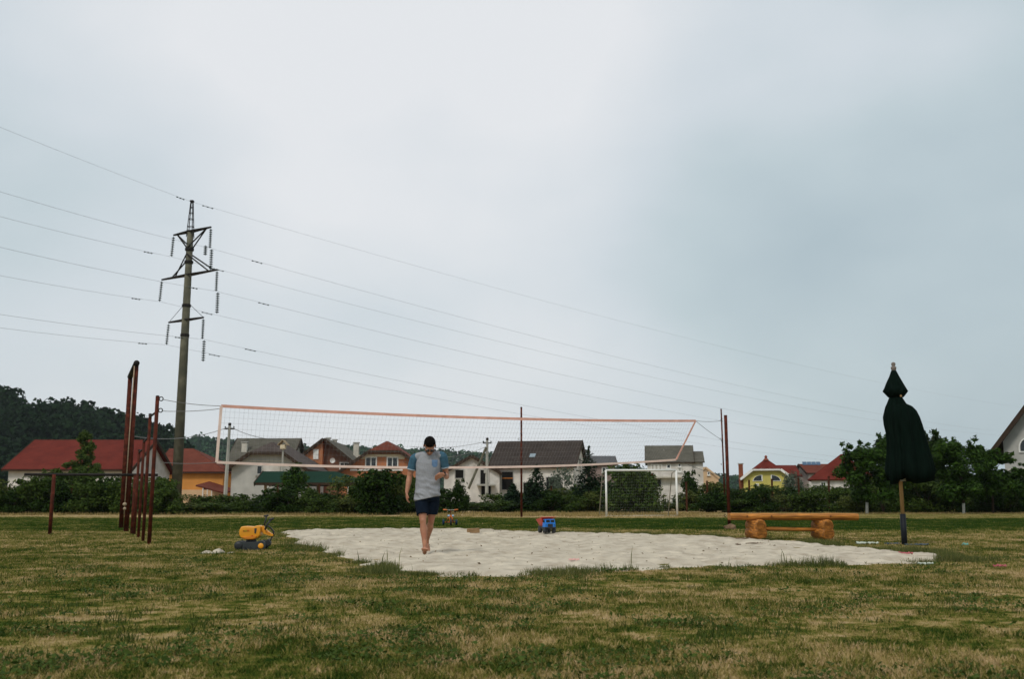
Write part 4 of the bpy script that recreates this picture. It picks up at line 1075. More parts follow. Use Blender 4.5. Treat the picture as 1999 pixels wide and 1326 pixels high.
# ================================================================== goal
ga = gp(1184, 1010); gb = gp(1322, 1007)
gy_ = (ga.y + gb.y) / 2; ga.y = gy_ - .3; gb.y = gy_ + .3; ga.x = XP(1184, ga.y, 1000); gb.x = XP(1322, gb.y, 1000)
GH = at(1184, 919, gy_).z - ga.z
goal = thing('small_goal', (ga + gb) / 2, 0, 'small white football goal with grey net behind the sand court', 'goal')
og = (ga + gb) / 2
gd = (gb - ga).normalized(); gn = Vector((-gd.y, gd.x, 0))
for b in (ga, gb): MB(og).tube([b - Vector((0, 0, .05)), b + Vector((0, 0, GH))], .043, 10).build('post', M_white, goal, True)
MB(og).tube([ga + Vector((0, 0, GH)), gb + Vector((0, 0, GH))], .043, 10).build('crossbar', M_white, goal, True)
for b in (ga, gb):
    back_t = b + gn * .55 + Vector((0, 0, GH - .12)); back_b = b + gn * 1.15
    MB(og).tube([b + Vector((0, 0, GH)), back_t, back_b + Vector((0, 0, .0))], .022, 8).build('net_stay', M_concl, goal, True)
    MB(og).tube([b, back_b], .022, 8).build('ground_bar', M_concl, goal, True)
MB(og).tube([ga + gn * 1.15, gb + gn * 1.15], .022, 8).build('ground_bar', M_concl, goal, True)
M_gnet = mat('goal_net_string', (.28, .29, .27), .9, .1, 8)
gm_ = MB(og)
def gpnt(u_, v_):
    top_ = Vector((0, 0, GH - .05)) + gn * .5; bot_ = gn * 1.1
    if v_ < .25: p = Vector((0, 0, GH)).lerp(top_, v_ / .25)
    else: p = top_.lerp(bot_, (v_ - .25) / .75)
    return ga.lerp(gb, u_) + p + gn * .10 * math.sin(u_ * math.pi) * v_
for k in range(31): gm_.tube([gpnt(k / 30, v_) for v_ in np.linspace(0, 1, 9)], .0014, 3, False)
for j in range(1, 22): gm_.tube([gpnt(k / 10, j / 21) for k in range(11)], .0014, 3, False)
for sd in (0, 1):
    for k in range(1, 9):
        z = GH * k / 9; b = (ga, gb)[sd]; e = b + gn * (1.1 - .6 * z / GH); gm_.tube([b + Vector((0, 0, z)), e + Vector((0, 0, z))], .0014, 3, False)
tag(gm_.build('goal_net', M_gnet, goal), kind='stuff')

# ================================================================== log bench
bb = gp(1541, 1054)
BS = F / bb.y
M_log = mat('varnished_log', (0.50, 0.20, 0.040), 0.6, 0.25, 3.5, 0.4, streak=(1.0, 7, 7), spec=.2, col2=(0.26, 0.10, 0.025))
M_logx = mat('varnished_log_cross', (0.46, 0.18, 0.036), 0.6, 0.28, 4.5, 0.4, streak=(7, 1, 7), spec=.2, col2=(0.20, 0.085, 0.025))
M_knot = mat('wood_knot', (.16, .06, .02), .6, .2, 10)
bench = thing('log_bench', bb, R(-3), 'varnished orange log bench with stacked log supports on the lawn', 'bench')
def BX(px): return (px - 1541) / BS
zs = (1054 - 1003) / BS; x0, x1 = BX(1428), BX(1669)
# seat: half-round planks, two side by side
for j, yy in enumerate((-.11, .105)):
    m = MB(); sg = 12; n = 14; rg = random.Random(j)
    V = []
    for i in range(n + 1):
        x = x0 + (x1 - x0) * i / n; wv = .004 * math.sin(i * 1.7 + j)
        for k in range(sg):
            a = 2 * math.pi * k / sg; y = math.cos(a) * .105; z = math.sin(a) * (.062 if math.sin(a) > 0 else .085)
            V.append((x, yy + y + wv, zs - .07 + min(z, .055) + wv))
    Fc = [(i * sg + k, i * sg + (k + 1) % sg, (i + 1) * sg + (k + 1) % sg, (i + 1) * sg + k) for i in range(n) for k in range(sg)] + [tuple(range(sg)), tuple(range(n * sg, (n + 1) * sg))]
    m.add(V, Fc); pl = m.build('seat_plank', M_log, bench)
    for kx in (.13, .32, .78): MB().lathe([(.001, -.004), (.022, .0), (.015, .006)], (x0 + (x1 - x0) * kx, yy - .104, zs - .075), 10, Matrix.Rotation(R(90), 3, 'X')).build('knot', M_knot, pl)
for sx in (BX(1478), BX(1604)):
    ang = Matrix.Rotation(R(14), 3, 'Z')
    def logy(z, r, ln, dx=0.0, name='support_log'):
        m = MB(); Mx = ang @ Matrix.Rotation(R(90), 3, 'X')
        m.lathe([(r * .86, -ln / 2), (r, -ln / 2 + .03), (r * 1.03, 0), (r, ln / 2 - .03), (r * .86, ln / 2)], (sx + dx, 0, z), 18, Mx)
        return m.build(name, M_logx, bench, True)
    r1, r2 = .145, .135
    lw = logy(r1 * .92, r1, .52); up_l = logy(zs - .14 - r2 * .92, r2 * .98, .52)
    hz = zs - .14 - r2 - r1
    MB().lathe([(.20, 0), (.14, .09), (.125, .13), (.14, .17), (.20, .26)], (sx, 0, r1 * .9), 16).build('saddle_block', M_logx, bench, True)
    for zz in (r1 * .92, zs - .14 - r2 * .92):          # log end rings
        e = ang @ Vector((0, -.262, 0))
        MB().lathe([(.001, 0), (.055, .0), (.055, .004), (.06, .004), (.06, .0), (.095, 0), (.095, .003), (.1, .003), (.1, 0)], (sx + e.x, e.y, zz), 16, ang @ Matrix.Rotation(R(90), 3, 'X')).build('growth_ring', M_log, bench)
MB().tube([(BX(1484), -.02, .22), (BX(1600), -.02, .20)], [.045, .04], 10).build('stretcher', M_log, bench, True)

# ================================================================== closed parasol
ub = gp(1766, 1065); US = F / ub.y
M_para = mat('bottle_green_canvas', (0.0035, 0.0085, 0.0060), 0.95, 0.3, 5, 0.6, spec=.03, streak=(6, 6, .8))
um = thing('closed_parasol', ub, 0, 'closed dark green parasol on wooden pole in a black sleeve', 'parasol')
def UZ(py): return (1066 - py) / US * 1.0
MB().tube([(0, 0, -.15), (0, 0, UZ(1007))], .052, 14).build('sleeve', mat('black_steel_sleeve', (.012, .014, .018), .5, .2, 6), um, True)
MB().tube([(.055, 0, UZ(1016)), (.09, 0, UZ(1016))], .012, 8).build('clamp_screw', M_dsteel, um)
M_pole = mat('wooden_pole', (.40, .24, .11), .6, .18, 5, streak=(8, 8, .7))
MB().tube([(0, 0, UZ(1010)), (.0, 0, UZ(735))], .034, 12).build('pole', M_pole, um, True)
MB().lathe([(.03, 0), (.035, .02), (.05, .05), (.05, .09), (.025, .10), (.04, .13), (.035, .165), (.012, .18)], (0, 0, UZ(731)), 12).build('finial', mat('grey_finial', (.17, .14, .12), .6), um, True)
MB().lathe([(.055, 0), (.05, .05), (.025, .10), (.008, .15)], (.02, -.06, UZ(945)), 10).build('rib_tip', M_concl, um, True)
def pleated(name, prof_, np_, amp, seed, hem=0.0):
    """prof_: (z, left, right, depth) half extents; pleats deepen downwards"""
    seg = 72; V = []; rg = random.Random(seed); ph = [rg.uniform(-.25, .25) for _ in range(np_)]
    for i, (z, l, r, dp) in enumerate(prof_):
        f = i / (len(prof_) - 1)
        for k in range(seg):
            t = 2 * math.pi * k / seg; c = math.cos(t); s = math.sin(t)
            ex = r if c > 0 else l
            pl = 1 + amp * (.3 + .7 * f) * (math.cos(np_ * t + ph[int(k / seg * np_) % np_] * 2 + f * .6) - .3)
            zz = z + (hem * math.sin(3 * t + 1) + hem * .6 * math.sin(7 * t)) * (f ** 6)
            V.append((ex * c * pl, dp * s * pl, zz))
    n = len(prof_); Fc = [(i * seg + k, i * seg + (k + 1) % seg, (i + 1) * seg + (k + 1) % seg, (i + 1) * seg + k) for i in range(n - 1) for k in range(seg)]
    Fc += [tuple(range(seg)), tuple(range((n - 1) * seg, n * seg))]
    return MB().add(V, Fc).build(name, M_para, um, True)
def UX(px): return (px - 1766) / US
def row(py, l, r, dp=None): L_, R_ = -UX(l) * .98, UX(r) * .96; return (UZ(py), L_, R_, dp or (L_ + R_) * .46)
pleated('top_vent', [row(729, 1761, 1771), row(740, 1757, 1776), row(752, 1751, 1782), row(764, 1746, 1788), row(770, 1743, 1791), row(776, 1748, 1786), row(782, 1753, 1781)], 6, .10, 1)
pleated('canopy', [row(778, 1756, 1777), row(788, 1752, 1783), row(795, 1749, 1787), row(800, 1747, 1798), row(808, 1745, 1805), row(820, 1742, 1810), row(835, 1743, 1814), row(850, 1746, 1817), row(870, 1747, 1821),
                   row(890, 1746, 1825), row(910, 1743, 1829), row(925, 1742, 1831), row(944, 1744, 1826), row(941, 1752, 1813)], 9, .15, 2, hem=.06)
MB().sphere((.03, -.19, UZ(781)), (.02, .012, .02), 8, 6).build('toggle', M_pole, um)

# ================================================================== toys
def OX(mx, mz, s=1302.0, cx=1200, gy=1035): return ((mx - cx) / s, (gy - mz) / s)
M_yel = mat('toy_yellow_plastic', (0.74, 0.30, 0.012), 0.38, 0.10, 4, spec=.5)
M_tblk = mat('toy_black_plastic', (0.018, 0.020, 0.022), 0.5, 0.2, 6, spec=.4)
M_tgry = mat('toy_charcoal_plastic', (0.028, 0.034, 0.036), 0.5, 0.2, 6, spec=.4)
eb = gp(491, 1074)
ex = thing('toy_excavator', eb, R(3), 'yellow ride on toy excavator with black tracks on the grass', 'toy excavator')
def prismY(P, y0, y1, name, m, parent, bev=.012, smooth=False):
    """outline in the xz plane given thickness along y, chamfered"""
    bm = bmesh.new(); a = [bm.verts.new((x, y0, z)) for x, z in P]; f = bm.faces.new(a)
    r = bmesh.ops.extrude_face_region(bm, geom=[f]); vs = [v for v in r['geom'] if isinstance(v, bmesh.types.BMVert)]
    bmesh.ops.translate(bm, verts=vs, vec=(0, y1 - y0, 0)); bmesh.ops.recalc_face_normals(bm, faces=bm.faces[:])
    if bev: bmesh.ops.bevel(bm, geom=bm.edges[:], offset=bev, segments=3, profile=.6, affect='EDGES', clamp_overlap=True)
    me = bpy.data.meshes.new(name); bm.to_mesh(me); bm.free(); o = link_mesh(name, me, m, parent)
    if smooth:
        for p in me.polygons: p.use_smooth = True
    return o
def circ(cx, cz, r, a0, a1, n): return [(cx + r * math.cos(R(a0 + (a1 - a0) * k / n)), cz + r * math.sin(R(a0 + (a1 - a0) * k / n))) for k in range(n + 1)]
for yy in (-.155, .075):
    lx, lz = OX(965, 945); rx_, rz_ = OX(1435, 950)
    P = circ(lx, .075, .075, 270, 90, 8) + [OX(1050, 860), OX(1150, 865), OX(1300, 862)] + circ(rx_, .078, .078, 100, -90, 10)
    tr = prismY(P, yy, yy + .08, 'track', M_tgry, ex, .008)
    yo = yy - .006
    MB().lathe([(.045, 0), (.045, .012), (.03, .02)], (rx_, yo + .008, .068), 20, Matrix.Rotation(R(90), 3, 'X')).build('wheel_hub', M_yel, tr, True)
    MB().lathe([(.062, 0), (.066, .006), (.06, .014), (.02, .016)], (lx, yo + .008, .07), 20, Matrix.Rotation(R(90), 3, 'X')).build('idler_wheel', M_tblk, tr, True)
    for k in range(3): MB().lathe([(.02, 0), (.02, .008)], (lx + .11 + k * .09, yo + .006, .04), 12, Matrix.Rotation(R(90), 3, 'X')).build('roller', M_tblk, tr)
MB().rbox((0.02, 0, .085), (.40, .16, .09), .015).build('chassis', M_tblk, ex)
MB().lathe([(.085, 0), (.085, .05)], (-.01, 0, .12), 20).build('turntable', M_tblk, ex, True)
# body: moulded seat box, lower edge chamfered
Pb = [OX(*p) for p in [(985, 770), (950, 700), (955, 610), (985, 545), (1040, 530), (1130, 532), (1250, 543), (1310, 520), (1370, 512), (1405, 545), (1402, 640), (1390, 730), (1330, 790), (1250, 815), (1080, 815)]]
bd = prismY(Pb, -.12, .12, 'body', M_yel, ex, .03, True)
prismY([OX(*p) for p in [(1010, 760), (1330, 735), (1315, 775), (1240, 800), (1090, 800)]], -.136, -.10, 'lower_panel', mat('toy_orange_plastic', (.62, .20, .01), .4, .1, 4, spec=.5), bd, .003)
prismY([OX(*p) for p in [(1275, 575), (1325, 575), (1310, 690), (1280, 680)]], -.126, -.115, 'side_vent', M_tgry, bd, .002)
M_dec = mat('faded_decal', (.36, .27, .02), .5, .35, 60, col2=(.62, .10, .03))
prismY([OX(*p) for p in [(1030, 612), (1165, 606), (1170, 642), (1035, 652)]], -.1255, -.1195, 'decal', M_dec, bd, 0)
MB().lathe([(.014, 0), (.014, .006)], (*[OX(1235, 740)[0]], -.122, OX(1235, 740)[1]), 12, Matrix.Rotation(R(90), 3, 'X')).build('bolt', mat('toy_red', (.5, .05, .02)), bd)
prismY([OX(*p) for p in [(1385, 545), (1440, 520), (1490, 600), (1665, 715), (1650, 750), (1560, 735), (1440, 690), (1400, 640)]], -.035, .035, 'boom', M_yel, ex, .008)
prismY([OX(*p) for p in [(1510, 640), (1590, 680), (1580, 705), (1520, 675)]], -.042, -.03, 'boom_recess', mat('toy_orange_plastic', (.62, .20, .01)), ex, .002)
def lev(pts, r, name, y): MB().tube([(OX(*p)[0], y, OX(*p)[1]) for p in pts], r, 10).build(name, M_tblk, ex, True)
lev([(1432, 540), (1455, 430), (1478, 325)], .013, 'lever', .06)
MB().capsule([(OX(1435, 318)[0], .06, OX(1435, 318)[1]), (OX(1505, 306)[0], .06, OX(1505, 306)[1])], [.016, .016], 10).build('lever_grip', M_tblk, ex, True)
lev([(1485, 610), (1525, 500), (1620, 380)], .015, 'lever', -.065)
MB().capsule([(OX(1580, 395)[0], -.065, OX(1580, 395)[1]), (OX(1650, 372)[0], -.065, OX(1650, 372)[1])], [.018, .018], 10).build('lever_grip', M_tblk, ex, True)
lev([(1530, 530), (1600, 580), (1660, 650), (1655, 740)], .014, 'dipper_arm', 0)
lev([(1640, 740), (1600, 830), (1580, 880)], .012, 'bucket_link', .0)
prismY([OX(*p) for p in [(1500, 860), (1560, 800), (1610, 870), (1605, 930), (1560, 965), (1520, 940)]], -.07, .07, 'bucket', M_tblk, ex, .008)
# spilled sand beside it
hb = gp(424, 1080); r_ = np.random.default_rng(8); HS = F / hb.y
n1, n2 = 48, 20; V = []
for j in range(n2):
    for i in range(n1):
        x = (i / (n1 - 1) - .5) * 66 / HS; y = (j / (n2 - 1) - .5) * .5
        k = max(0, 1 - (2 * x * HS / 66) ** 4) * max(0, 1 - (y / .25) ** 2)
        z = k * (.035 + .028 * math.sin(x * 30 + 1) + .02 * math.sin(x * 13 + 2.2) + .01 * mnoise.noise(Vector((x * 20, y * 20, 0)))) - .012
        V.append((x, y, z))
Fc = [(j * n1 + i, j * n1 + i + 1, (j + 1) * n1 + i + 1, (j + 1) * n1 + i) for j in range(n2 - 1) for i in range(n1 - 1)]
sp_ = link_mesh('sand_heap', np_mesh('sand_heap', V, Fc), M_sand, None, hb); tag(sp_, 'small spilled heap of pale sand beside the toy excavator', 'sand heap')
for p in sp_.data.polygons: p.use_smooth = True

def sandpt(px, py): p = gp(px, py); p.z = float(sand_z(np.array([p.x]), np.array([p.y]))[0]); return p
# dump truck
tb = sandpt(1070, 1046.5); tb.z -= .006
tk = thing('toy_dump_truck', tb, R(20), 'blue toy dump truck with red tipper bucket on the sand', 'toy truck')
M_blue = mat('toy_blue_plastic', (.015, .20, .68), .35, .1, 5, spec=.5); M_redp = mat('toy_red_plastic', (.52, .035, .015), .4, .1, 5, spec=.5)
MB().rbox((0, .10, .125), (.24, .44, .05), .012).build('chassis', M_tblk, tk)
cb = prismY([(-.13, .13), (.13, .13), (.128, .22), (.108, .31), (-.108, .31), (-.128, .22)], -.13, .02, 'cab', M_blue, tk, .012)
for s in (-1, 1):
    wn = MB().rbox((s * .054, -.131, .268), (.086, .012, .055), .005).build('window', M_glass, cb)
    MB().rbox((s * .126, -.05, .262), (.012, .09, .055), .004).build('side_window', M_glass, cb)
    MB().lathe([(.018, 0), (.018, .008), (.008, .012)], (s * .098, -.13, .185), 12, Matrix.Rotation(R(90), 3, 'X')).build('headlight', mat('lamp_plastic', (.03, .14, .36), .4), cb)
MB().rbox((0, -.133, .175), (.12, .014, .065), .004).build('grille', M_tblk, cb)
MB().rbox((0, -.14, .122), (.27, .03, .035), .008).build('bumper', M_tblk, cb)
bk = MB(); yb0, yb1 = .04, .38
T = [(-.15, yb0, .345), (.15, yb0, .345), (.15, yb1, .30), (-.15, yb1, .30)]; B_ = [(-.085, yb0 + .02, .155), (.085, yb0 + .02, .155), (.085, yb1 - .09, .155), (-.085, yb1 - .09, .155)]
Ti = [(x * .9, y * .96 + .008, z) for x, y, z in T]; Bi = [(x * .9, y, z + .012) for x, y, z in B_]
bk.add(T + B_ + Ti + Bi, [(0, 1, 5, 4), (1, 2, 6, 5), (2, 3, 7, 6), (3, 0, 4, 7), (4, 5, 6, 7), (8, 9, 13, 12), (9, 10, 14, 13), (10, 11, 15, 14), (11, 8, 12, 15), (12, 13, 14, 15), (0, 1, 9, 8), (1, 2, 10, 9), (2, 3, 11, 10), (3, 0, 8, 11)])
bk.build('tipper', M_redp, tk)
MB().rbox((0, -.02, .352), (.29, .16, .014), .005).build('cab_shield', M_redp, tk)
for x in (-.105, .105):
    for y in (-.07, .22, ):
        w = MB().lathe([(.035, -.034), (.055, -.034), (.062, -.024), (.062, .024), (.055, .034), (.035, .034)], (x, y, .062), 18, Matrix.Rotation(R(90), 3, 'Y')).build('wheel', M_tblk, tk, True)
        MB().lathe([(.03, -.037), (.03, .037)], (x, y, .062), 12, Matrix.Rotation(R(90), 3, 'Y')).build('wheel_hub', M_tgry, w)
# wooden block
wb = sandpt(924, 1045)
blk = MB().rbox((0, 0, .055), (.27, .13, .11), .008); o = blk.build('wooden_block', mat('weathered_timber', (.30, .185, .095), .85, .25, 6, .4, streak=(1, 6, 6)), None, loc=wb)
o.rotation_euler = (0, R(-3), R(22)); tag(o, 'brown squared timber block lying on the pale sand', 'block')
# tricycle
tcb = gp(879, 1026); TS = F / tcb.y
tri = thing('child_tricycle', tcb, R(8), 'small orange child tricycle standing behind the sand court', 'tricycle')
M_or = mat('orange_frame_paint', (.60, .14, .02), .4, .12, 6, spec=.5); M_lb = mat('pale_blue_plastic', (.42, .58, .78), .4, .08, 6); M_nv = mat('navy_plastic', (.012, .035, .07), .5, .15, 6)
def wheel(x, y, r, w, nm, m=M_nv):
    o = MB().lathe([(r * .55, -w / 2), (r * .92, -w / 2), (r, -w * .25), (r, w * .25), (r * .92, w / 2), (r * .55, w / 2)], (x, y, r), 20, Matrix.Rotation(R(90), 3, 'Y')).build(nm, m, tri, True)
    MB().lathe([(r * .5, -w * .42), (r * .5, w * .42)], (x, y, r), 14, Matrix.Rotation(R(90), 3, 'Y')).build('rim', mat('blue_rim', (.02, .12, .26), .4), o)
wheel(-.195, .16, .085, .055, 'rear_wheel'); wheel(.195, .16, .085, .055, 'rear_wheel'); wheel(0, -.2, .10, .045, 'front_wheel', M_tblk)
def tt(P, r, nm, m): MB().tube(P, r, 8).build(nm, m, tri, True)
tt([(-.19, .16, .085), (.19, .16, .085)], .014, 'axle', M_or)
for s in (-1, 1):
    tt([(s * .035, -.2, .10), (s * .04, -.18, .22), (0, -.14, .30)], .013, 'fork', M_or)
    tt([(s * .11, .16, .09), (s * .07, .02, .20), (0, -.12, .27)], .014, 'frame_tube', M_or)
    MB().rbox((s * .065, -.17, .285), (.06, .05, .05), .014).build('grip_guard', M_lb, tri, True)
    MB().capsule([(s * .12, -.09, .455), (s * .21, -.07, .462)], [.020, .020], 10).build('handle_grip', M_or, tri, True)
    MB().rbox((s * .08, -.2, .10 + s * .03), (.06, .05, .02), .006).build('pedal', M_tblk, tri)
tt([(0, -.14, .28), (0, -.10, .455)], .014, 'steering_stem', M_rust)
tt([(-.20, -.08, .455), (0, -.10, .45), (.20, -.08, .46)], .011, 'handlebar', M_concl)
MB().sphere((0, .10, .26), (.085, .12, .028), 14, 8).build('saddle', M_tblk, tri, True)
tt([(0, .08, .25), (0, .06, .16)], .015, 'seat_post', M_or)

# ------------------------------------------------------------------ litter
def scrap(name, px, py, ln, w, m, label, cat, rz=0.0, seed=0, sand=False, h=.02):
    p = sandpt(px, py) if sand else gp(px, py); p.z += .006; n = 14; V = []
    for i in range(n + 1):
        x = (i / n - .5) * ln; k = 1 - .5 * abs(2 * i / n - 1) ** 3
        for j, y in enumerate((-w / 2, 0, w / 2)):
            V.append((x, y * k + .02 * math.sin(i * .9 + seed), h * (.6 + .6 * mnoise.noise(Vector((i * .7 + seed, j * 1.3, seed)))) + (.35 * h if j == 1 else 0)))
    nV = len(V); V += [(x, y, z - .008) for x, y, z in V]; Fc = []
    for i in range(n):
        for j in range(2):
            a = i * 3 + j; Fc.append((a, a + 1, a + 4, a + 3)); Fc.append((a + nV, a + 3 + nV, a + 4 + nV, a + 1 + nV))
        for j in (0, 2): a = i * 3 + j; Fc.append((a, a + 3, a + 3 + nV, a + nV))
    for a in (0, n * 3): Fc.append((a, a + 1, a + 1 + nV, a + nV)); Fc.append((a + 1, a + 2, a + 2 + nV, a + 1 + nV))
    o = MB().add(V, Fc).build(name, m, None, loc=p); o.rotation_euler = (0, 0, rz); tag(o, label, cat); return o
M_paper = mat('white_plastic_scrap', (.46, .50, .42), .6, .1, 8); M_pink = mat('pink_plastic', (.42, .11, .12), .6, .2, 8); M_teal = mat('teal_plastic', (.18, .42, .36), .5, .2, 8)
M_slate = mat('slate_blue_plastic', (.05, .075, .10), .5, .2, 8); M_stick = mat('stick_bark', (.14, .095, .06), .9, .25, 12)
scrap('plastic_strip', 1694, 1064, .44, .07, M_paper, 'white green plastic strip lying on the lawn beside the parasol', 'litter', R(10), 1, h=.045)
scrap('pipe_length', 1790, 1066, .42, .06, M_slate, 'dark blue plastic pipe length lying right of the parasol foot', 'litter', R(-4), 2, h=.03)
scrap('pipe_length', 1742, 1064, .30, .06, M_slate, 'dark blue plastic scrap lying left of the parasol foot', 'litter', R(5), 3, h=.03)
scrap('bottle_scrap', 1884, 1067, .10, .07, M_teal, 'small teal plastic scrap on the lawn far right of the parasol', 'litter', R(20), 4, h=.05)
scrap('pink_toy_piece', 1768, 1086, .20, .09, M_pink, 'pink plastic toy piece on the narrow end of the sand', 'litter', R(-15), 5, True, .035)
scrap('paper_scrap', 1806, 1104, .20, .08, M_paper, 'crumpled pale scrap in the grass below the narrow end of sand', 'litter', R(8), 6, h=.03)
scrap('red_strip', 1953, 1110, .16, .03, M_pink, 'faded red strip lying alone in the dry grass', 'litter', R(3), 7, h=.04)
scrap('pink_sheet', 1122, 1106, .14, .07, mat('pale_pink', (.66, .36, .32), .7), 'pale pink scrap half buried at the front of the sand', 'litter', R(25), 8, True, .02)
for px_, py_, ln, rz_, lb in ((1474, 1065, .34, .05, 'longer brown stick lying on the sand before the bench'), (1449, 1056.5, .26, -.02, 'short brown stick at the back edge of the sand'), (1440, 1066, .14, .3, 'tiny broken twig on the sand before the bench')):
    p = sandpt(px_, py_); p.z += .012
    o = MB().tube([(-ln / 2, 0, 0), (-ln * .1, .012, .006), (ln * .2, -.01, .002), (ln / 2, .01, .004)], [.010, .013, .012, .008], 7).tube([(ln * .1, 0, .004), (ln * .2, .05, .02)], [.008, .004], 6).build('stick', M_stick, None, loc=p)
    o.rotation_euler = (0, 0, rz_); tag(o, lb, 'stick')

# ================================================================== the man
mb_ = sandpt(831, 1086); 
man = thing('person', mb_, 0, 'barefoot man in grey shirt and navy shorts walking with head bowed', 'person')
def solid(mb, voxel, smooth, name, m, parent, deform=None, it=6):
    me = bpy.data.meshes.new('tmp'); me.from_pydata([tuple(v) for v in mb.v], [], mb.f); me.update()
    bm = bmesh.new(); bm.from_mesh(me); bmesh.ops.recalc_face_normals(bm, faces=bm.faces[:]); bm.to_mesh(me); bm.free()
    o = bpy.data.objects.new('tmp', me); COL.objects.link(o)
    r = o.modifiers.new('r', 'REMESH'); r.mode = 'VOXEL'; r.voxel_size = voxel
    s = o.modifiers.new('s', 'SMOOTH'); s.factor = smooth; s.iterations = it
    bpy.context.view_layer.update()
    dg = bpy.context.evaluated_depsgraph_get()
    nm = bpy.data.meshes.new_from_object(o.evaluated_get(dg)); nm.name = name
    bpy.data.objects.remove(o)
    if deform:
        for v in nm.vertices: v.co = deform(v.co.copy())
    for p in nm.polygons: p.use_smooth = True
    nm.materials.clear()
    return link_mesh(name, nm, m, parent)
M_skin = mat('skin', (0.42, 0.195, 0.115), 0.5, 0.14, 9, spec=.3, col2=(.36, .14, .08))
M_hair = mat('dark_hair', (0.006, 0.0045, 0.0035), 0.8, 0.3, 30, .3, spec=.06)
M_shirt = mat('grey_melange_shirt', (0.285, 0.29, 0.31), 0.95, 0.10, 60, .15)
M_sleeve = mat('denim_blue_sleeve', (0.050, 0.115, 0.165), 0.95, 0.18, 25, .15)
M_pocket = mat('blue_pocket', (0.125, 0.205, 0.33), 0.95, 0.15, 25)
M_short = mat('navy_shorts', (0.0045, 0.009, 0.018), 0.95, 0.2, 12, .15)
HC = Vector((.048, -.125, 1.575)); TH = R(46)                        # head centre and bow
HM = (Matrix.Rotation(R(6), 3, 'Z') @ Matrix.Rotation(TH, 3, 'X')) * 1.07
def hp(x, y, z): return HC + HM @ Vector((x, y, z))
Bd = MB()
# torso
Bd.rings([(.012, .01, .76, .10, .08), (.012, .01, .80, .150, .105), (.010, .01, .88, .158, .112), (.012, 0, 1.0, .142, .102), (.015, -.005, 1.12, .152, .108), (.02, -.012, 1.24, .172, .115), (.025, -.015, 1.34, .172, .105), (.028, -.012, 1.42, .13, .085), (.03, -.015, 1.49, .07, .066)])
Bd.capsule([(.03, -.01, 1.42), (.035, -.05, 1.51), HC + Vector((0, .03, -.03))], [.062, .056, .055])
# head in its own bowed frame
Bd.sphere(HC + HM @ Vector((0, .012, .028)), (.076, .096, .092), 20, 14, HM)
Bd.sphere(HC + HM @ Vector((0, -.018, -.042)), (.062, .074, .085), 20, 14, HM)
Bd.sphere(HC + HM @ Vector((0, -.055, -.098)), (.034, .03, .026), 14, 10, HM)                # chin
Bd.capsule([hp(0, -.088, .012), hp(0, -.103, -.018), hp(0, -.112, -.036)], [.008, .010, .0145], 10)   # nose
Bd.capsule([hp(-.032, -.082, .022), hp(.032, -.082, .022)], [.010, .010], 10)                  # brow
Bd.capsule([hp(-.02, -.088, -.066), hp(.02, -.088, -.066)], [.008, .008], 8)                   # lips
for s in (-1, 1):
    Bd.sphere(HC + HM @ Vector((s * .080, .012, -.012)), (.011, .020, .032), 12, 8, HM)
    Bd.sphere(HC + HM @ Vector((s * .045, -.062, -.028)), (.022, .022, .022), 12, 8, HM)       # cheeks
# his right arm (hangs), his left arm (bent up before the belly)
SR, ER, WR = Vector((-.190, -.005, 1.405)), Vector((-.258, .03, 1.125)), Vector((-.288, -.055, .885))
SL, EL, WL = Vector((.235, -.015, 1.435)), Vector((.290, .075, 1.125)), Vector((.262, -.165, 1.155))
def limb(P, r): Bd.capsule(P, r, 14)
limb([Vector((-.10, 0, 1.39)), SR, SR.lerp(ER, .45), ER], [.046, .044, .050, .041]); limb([ER, ER.lerp(WR, .3), WR], [.041, .043, .026])
limb([Vector((.14, 0, 1.41)), SL, SL.lerp(EL, .45), EL], [.046, .044, .050, .041]); limb([EL, EL.lerp(WL, .3), WL], [.041, .043, .027])
def hand(W, d, pn, th, curl, sgn):
    """palm and five fingers; d along the hand, pn palm normal, th thumb side"""
    d, pn, th = d.normalized(), pn.normalized(), th.normalized()
    for k in range(4):
        a = th * (.030 - .020 * k); Bd.capsule([W - d * .005 + a * .5, W + d * .045 + a * .9, W + d * .088 + a], [.014, .0155, .0125], 10)
        ln = (.068, .076, .070, .056)[k]; p0 = W + d * .088 + a * 1.05
        c1 = (d * math.cos(curl * .5) + pn * math.sin(curl * .5)); c2 = (d * math.cos(curl * 1.2) + pn * math.sin(curl * 1.2)); c3 = (d * math.cos(curl * 1.9) + pn * math.sin(curl * 1.9))
        p1 = p0 + c1 * ln * .42; p2 = p1 + c2 * ln * .32; p3 = p2 + c3 * ln * .24
        Bd.capsule([p0, p1, p2, p3], [.0098, .0092, .0085, .0075], 10)
    q0 = W + d * .025 + th * .022; q1 = q0 + (d * .7 + th * .7 + pn * .25).normalized() * .036; q2 = q1 + (d * .9 + th * .2 + pn * .45).normalized() * .032
    Bd.capsule([q0, q1, q2], [.0145, .0115, .0088], 10)
hand(WR, (WR - ER) * .6 + Vector((.045, -.02, -.20)), Vector((.8, .55, 0)), Vector((.25, -1, 0)), .55, 1)
hand(WL, Vector((-.85, -.35, -.32)), Vector((-.1, .75, -.65)), Vector((-.15, -.5, .85)), .75, 1)
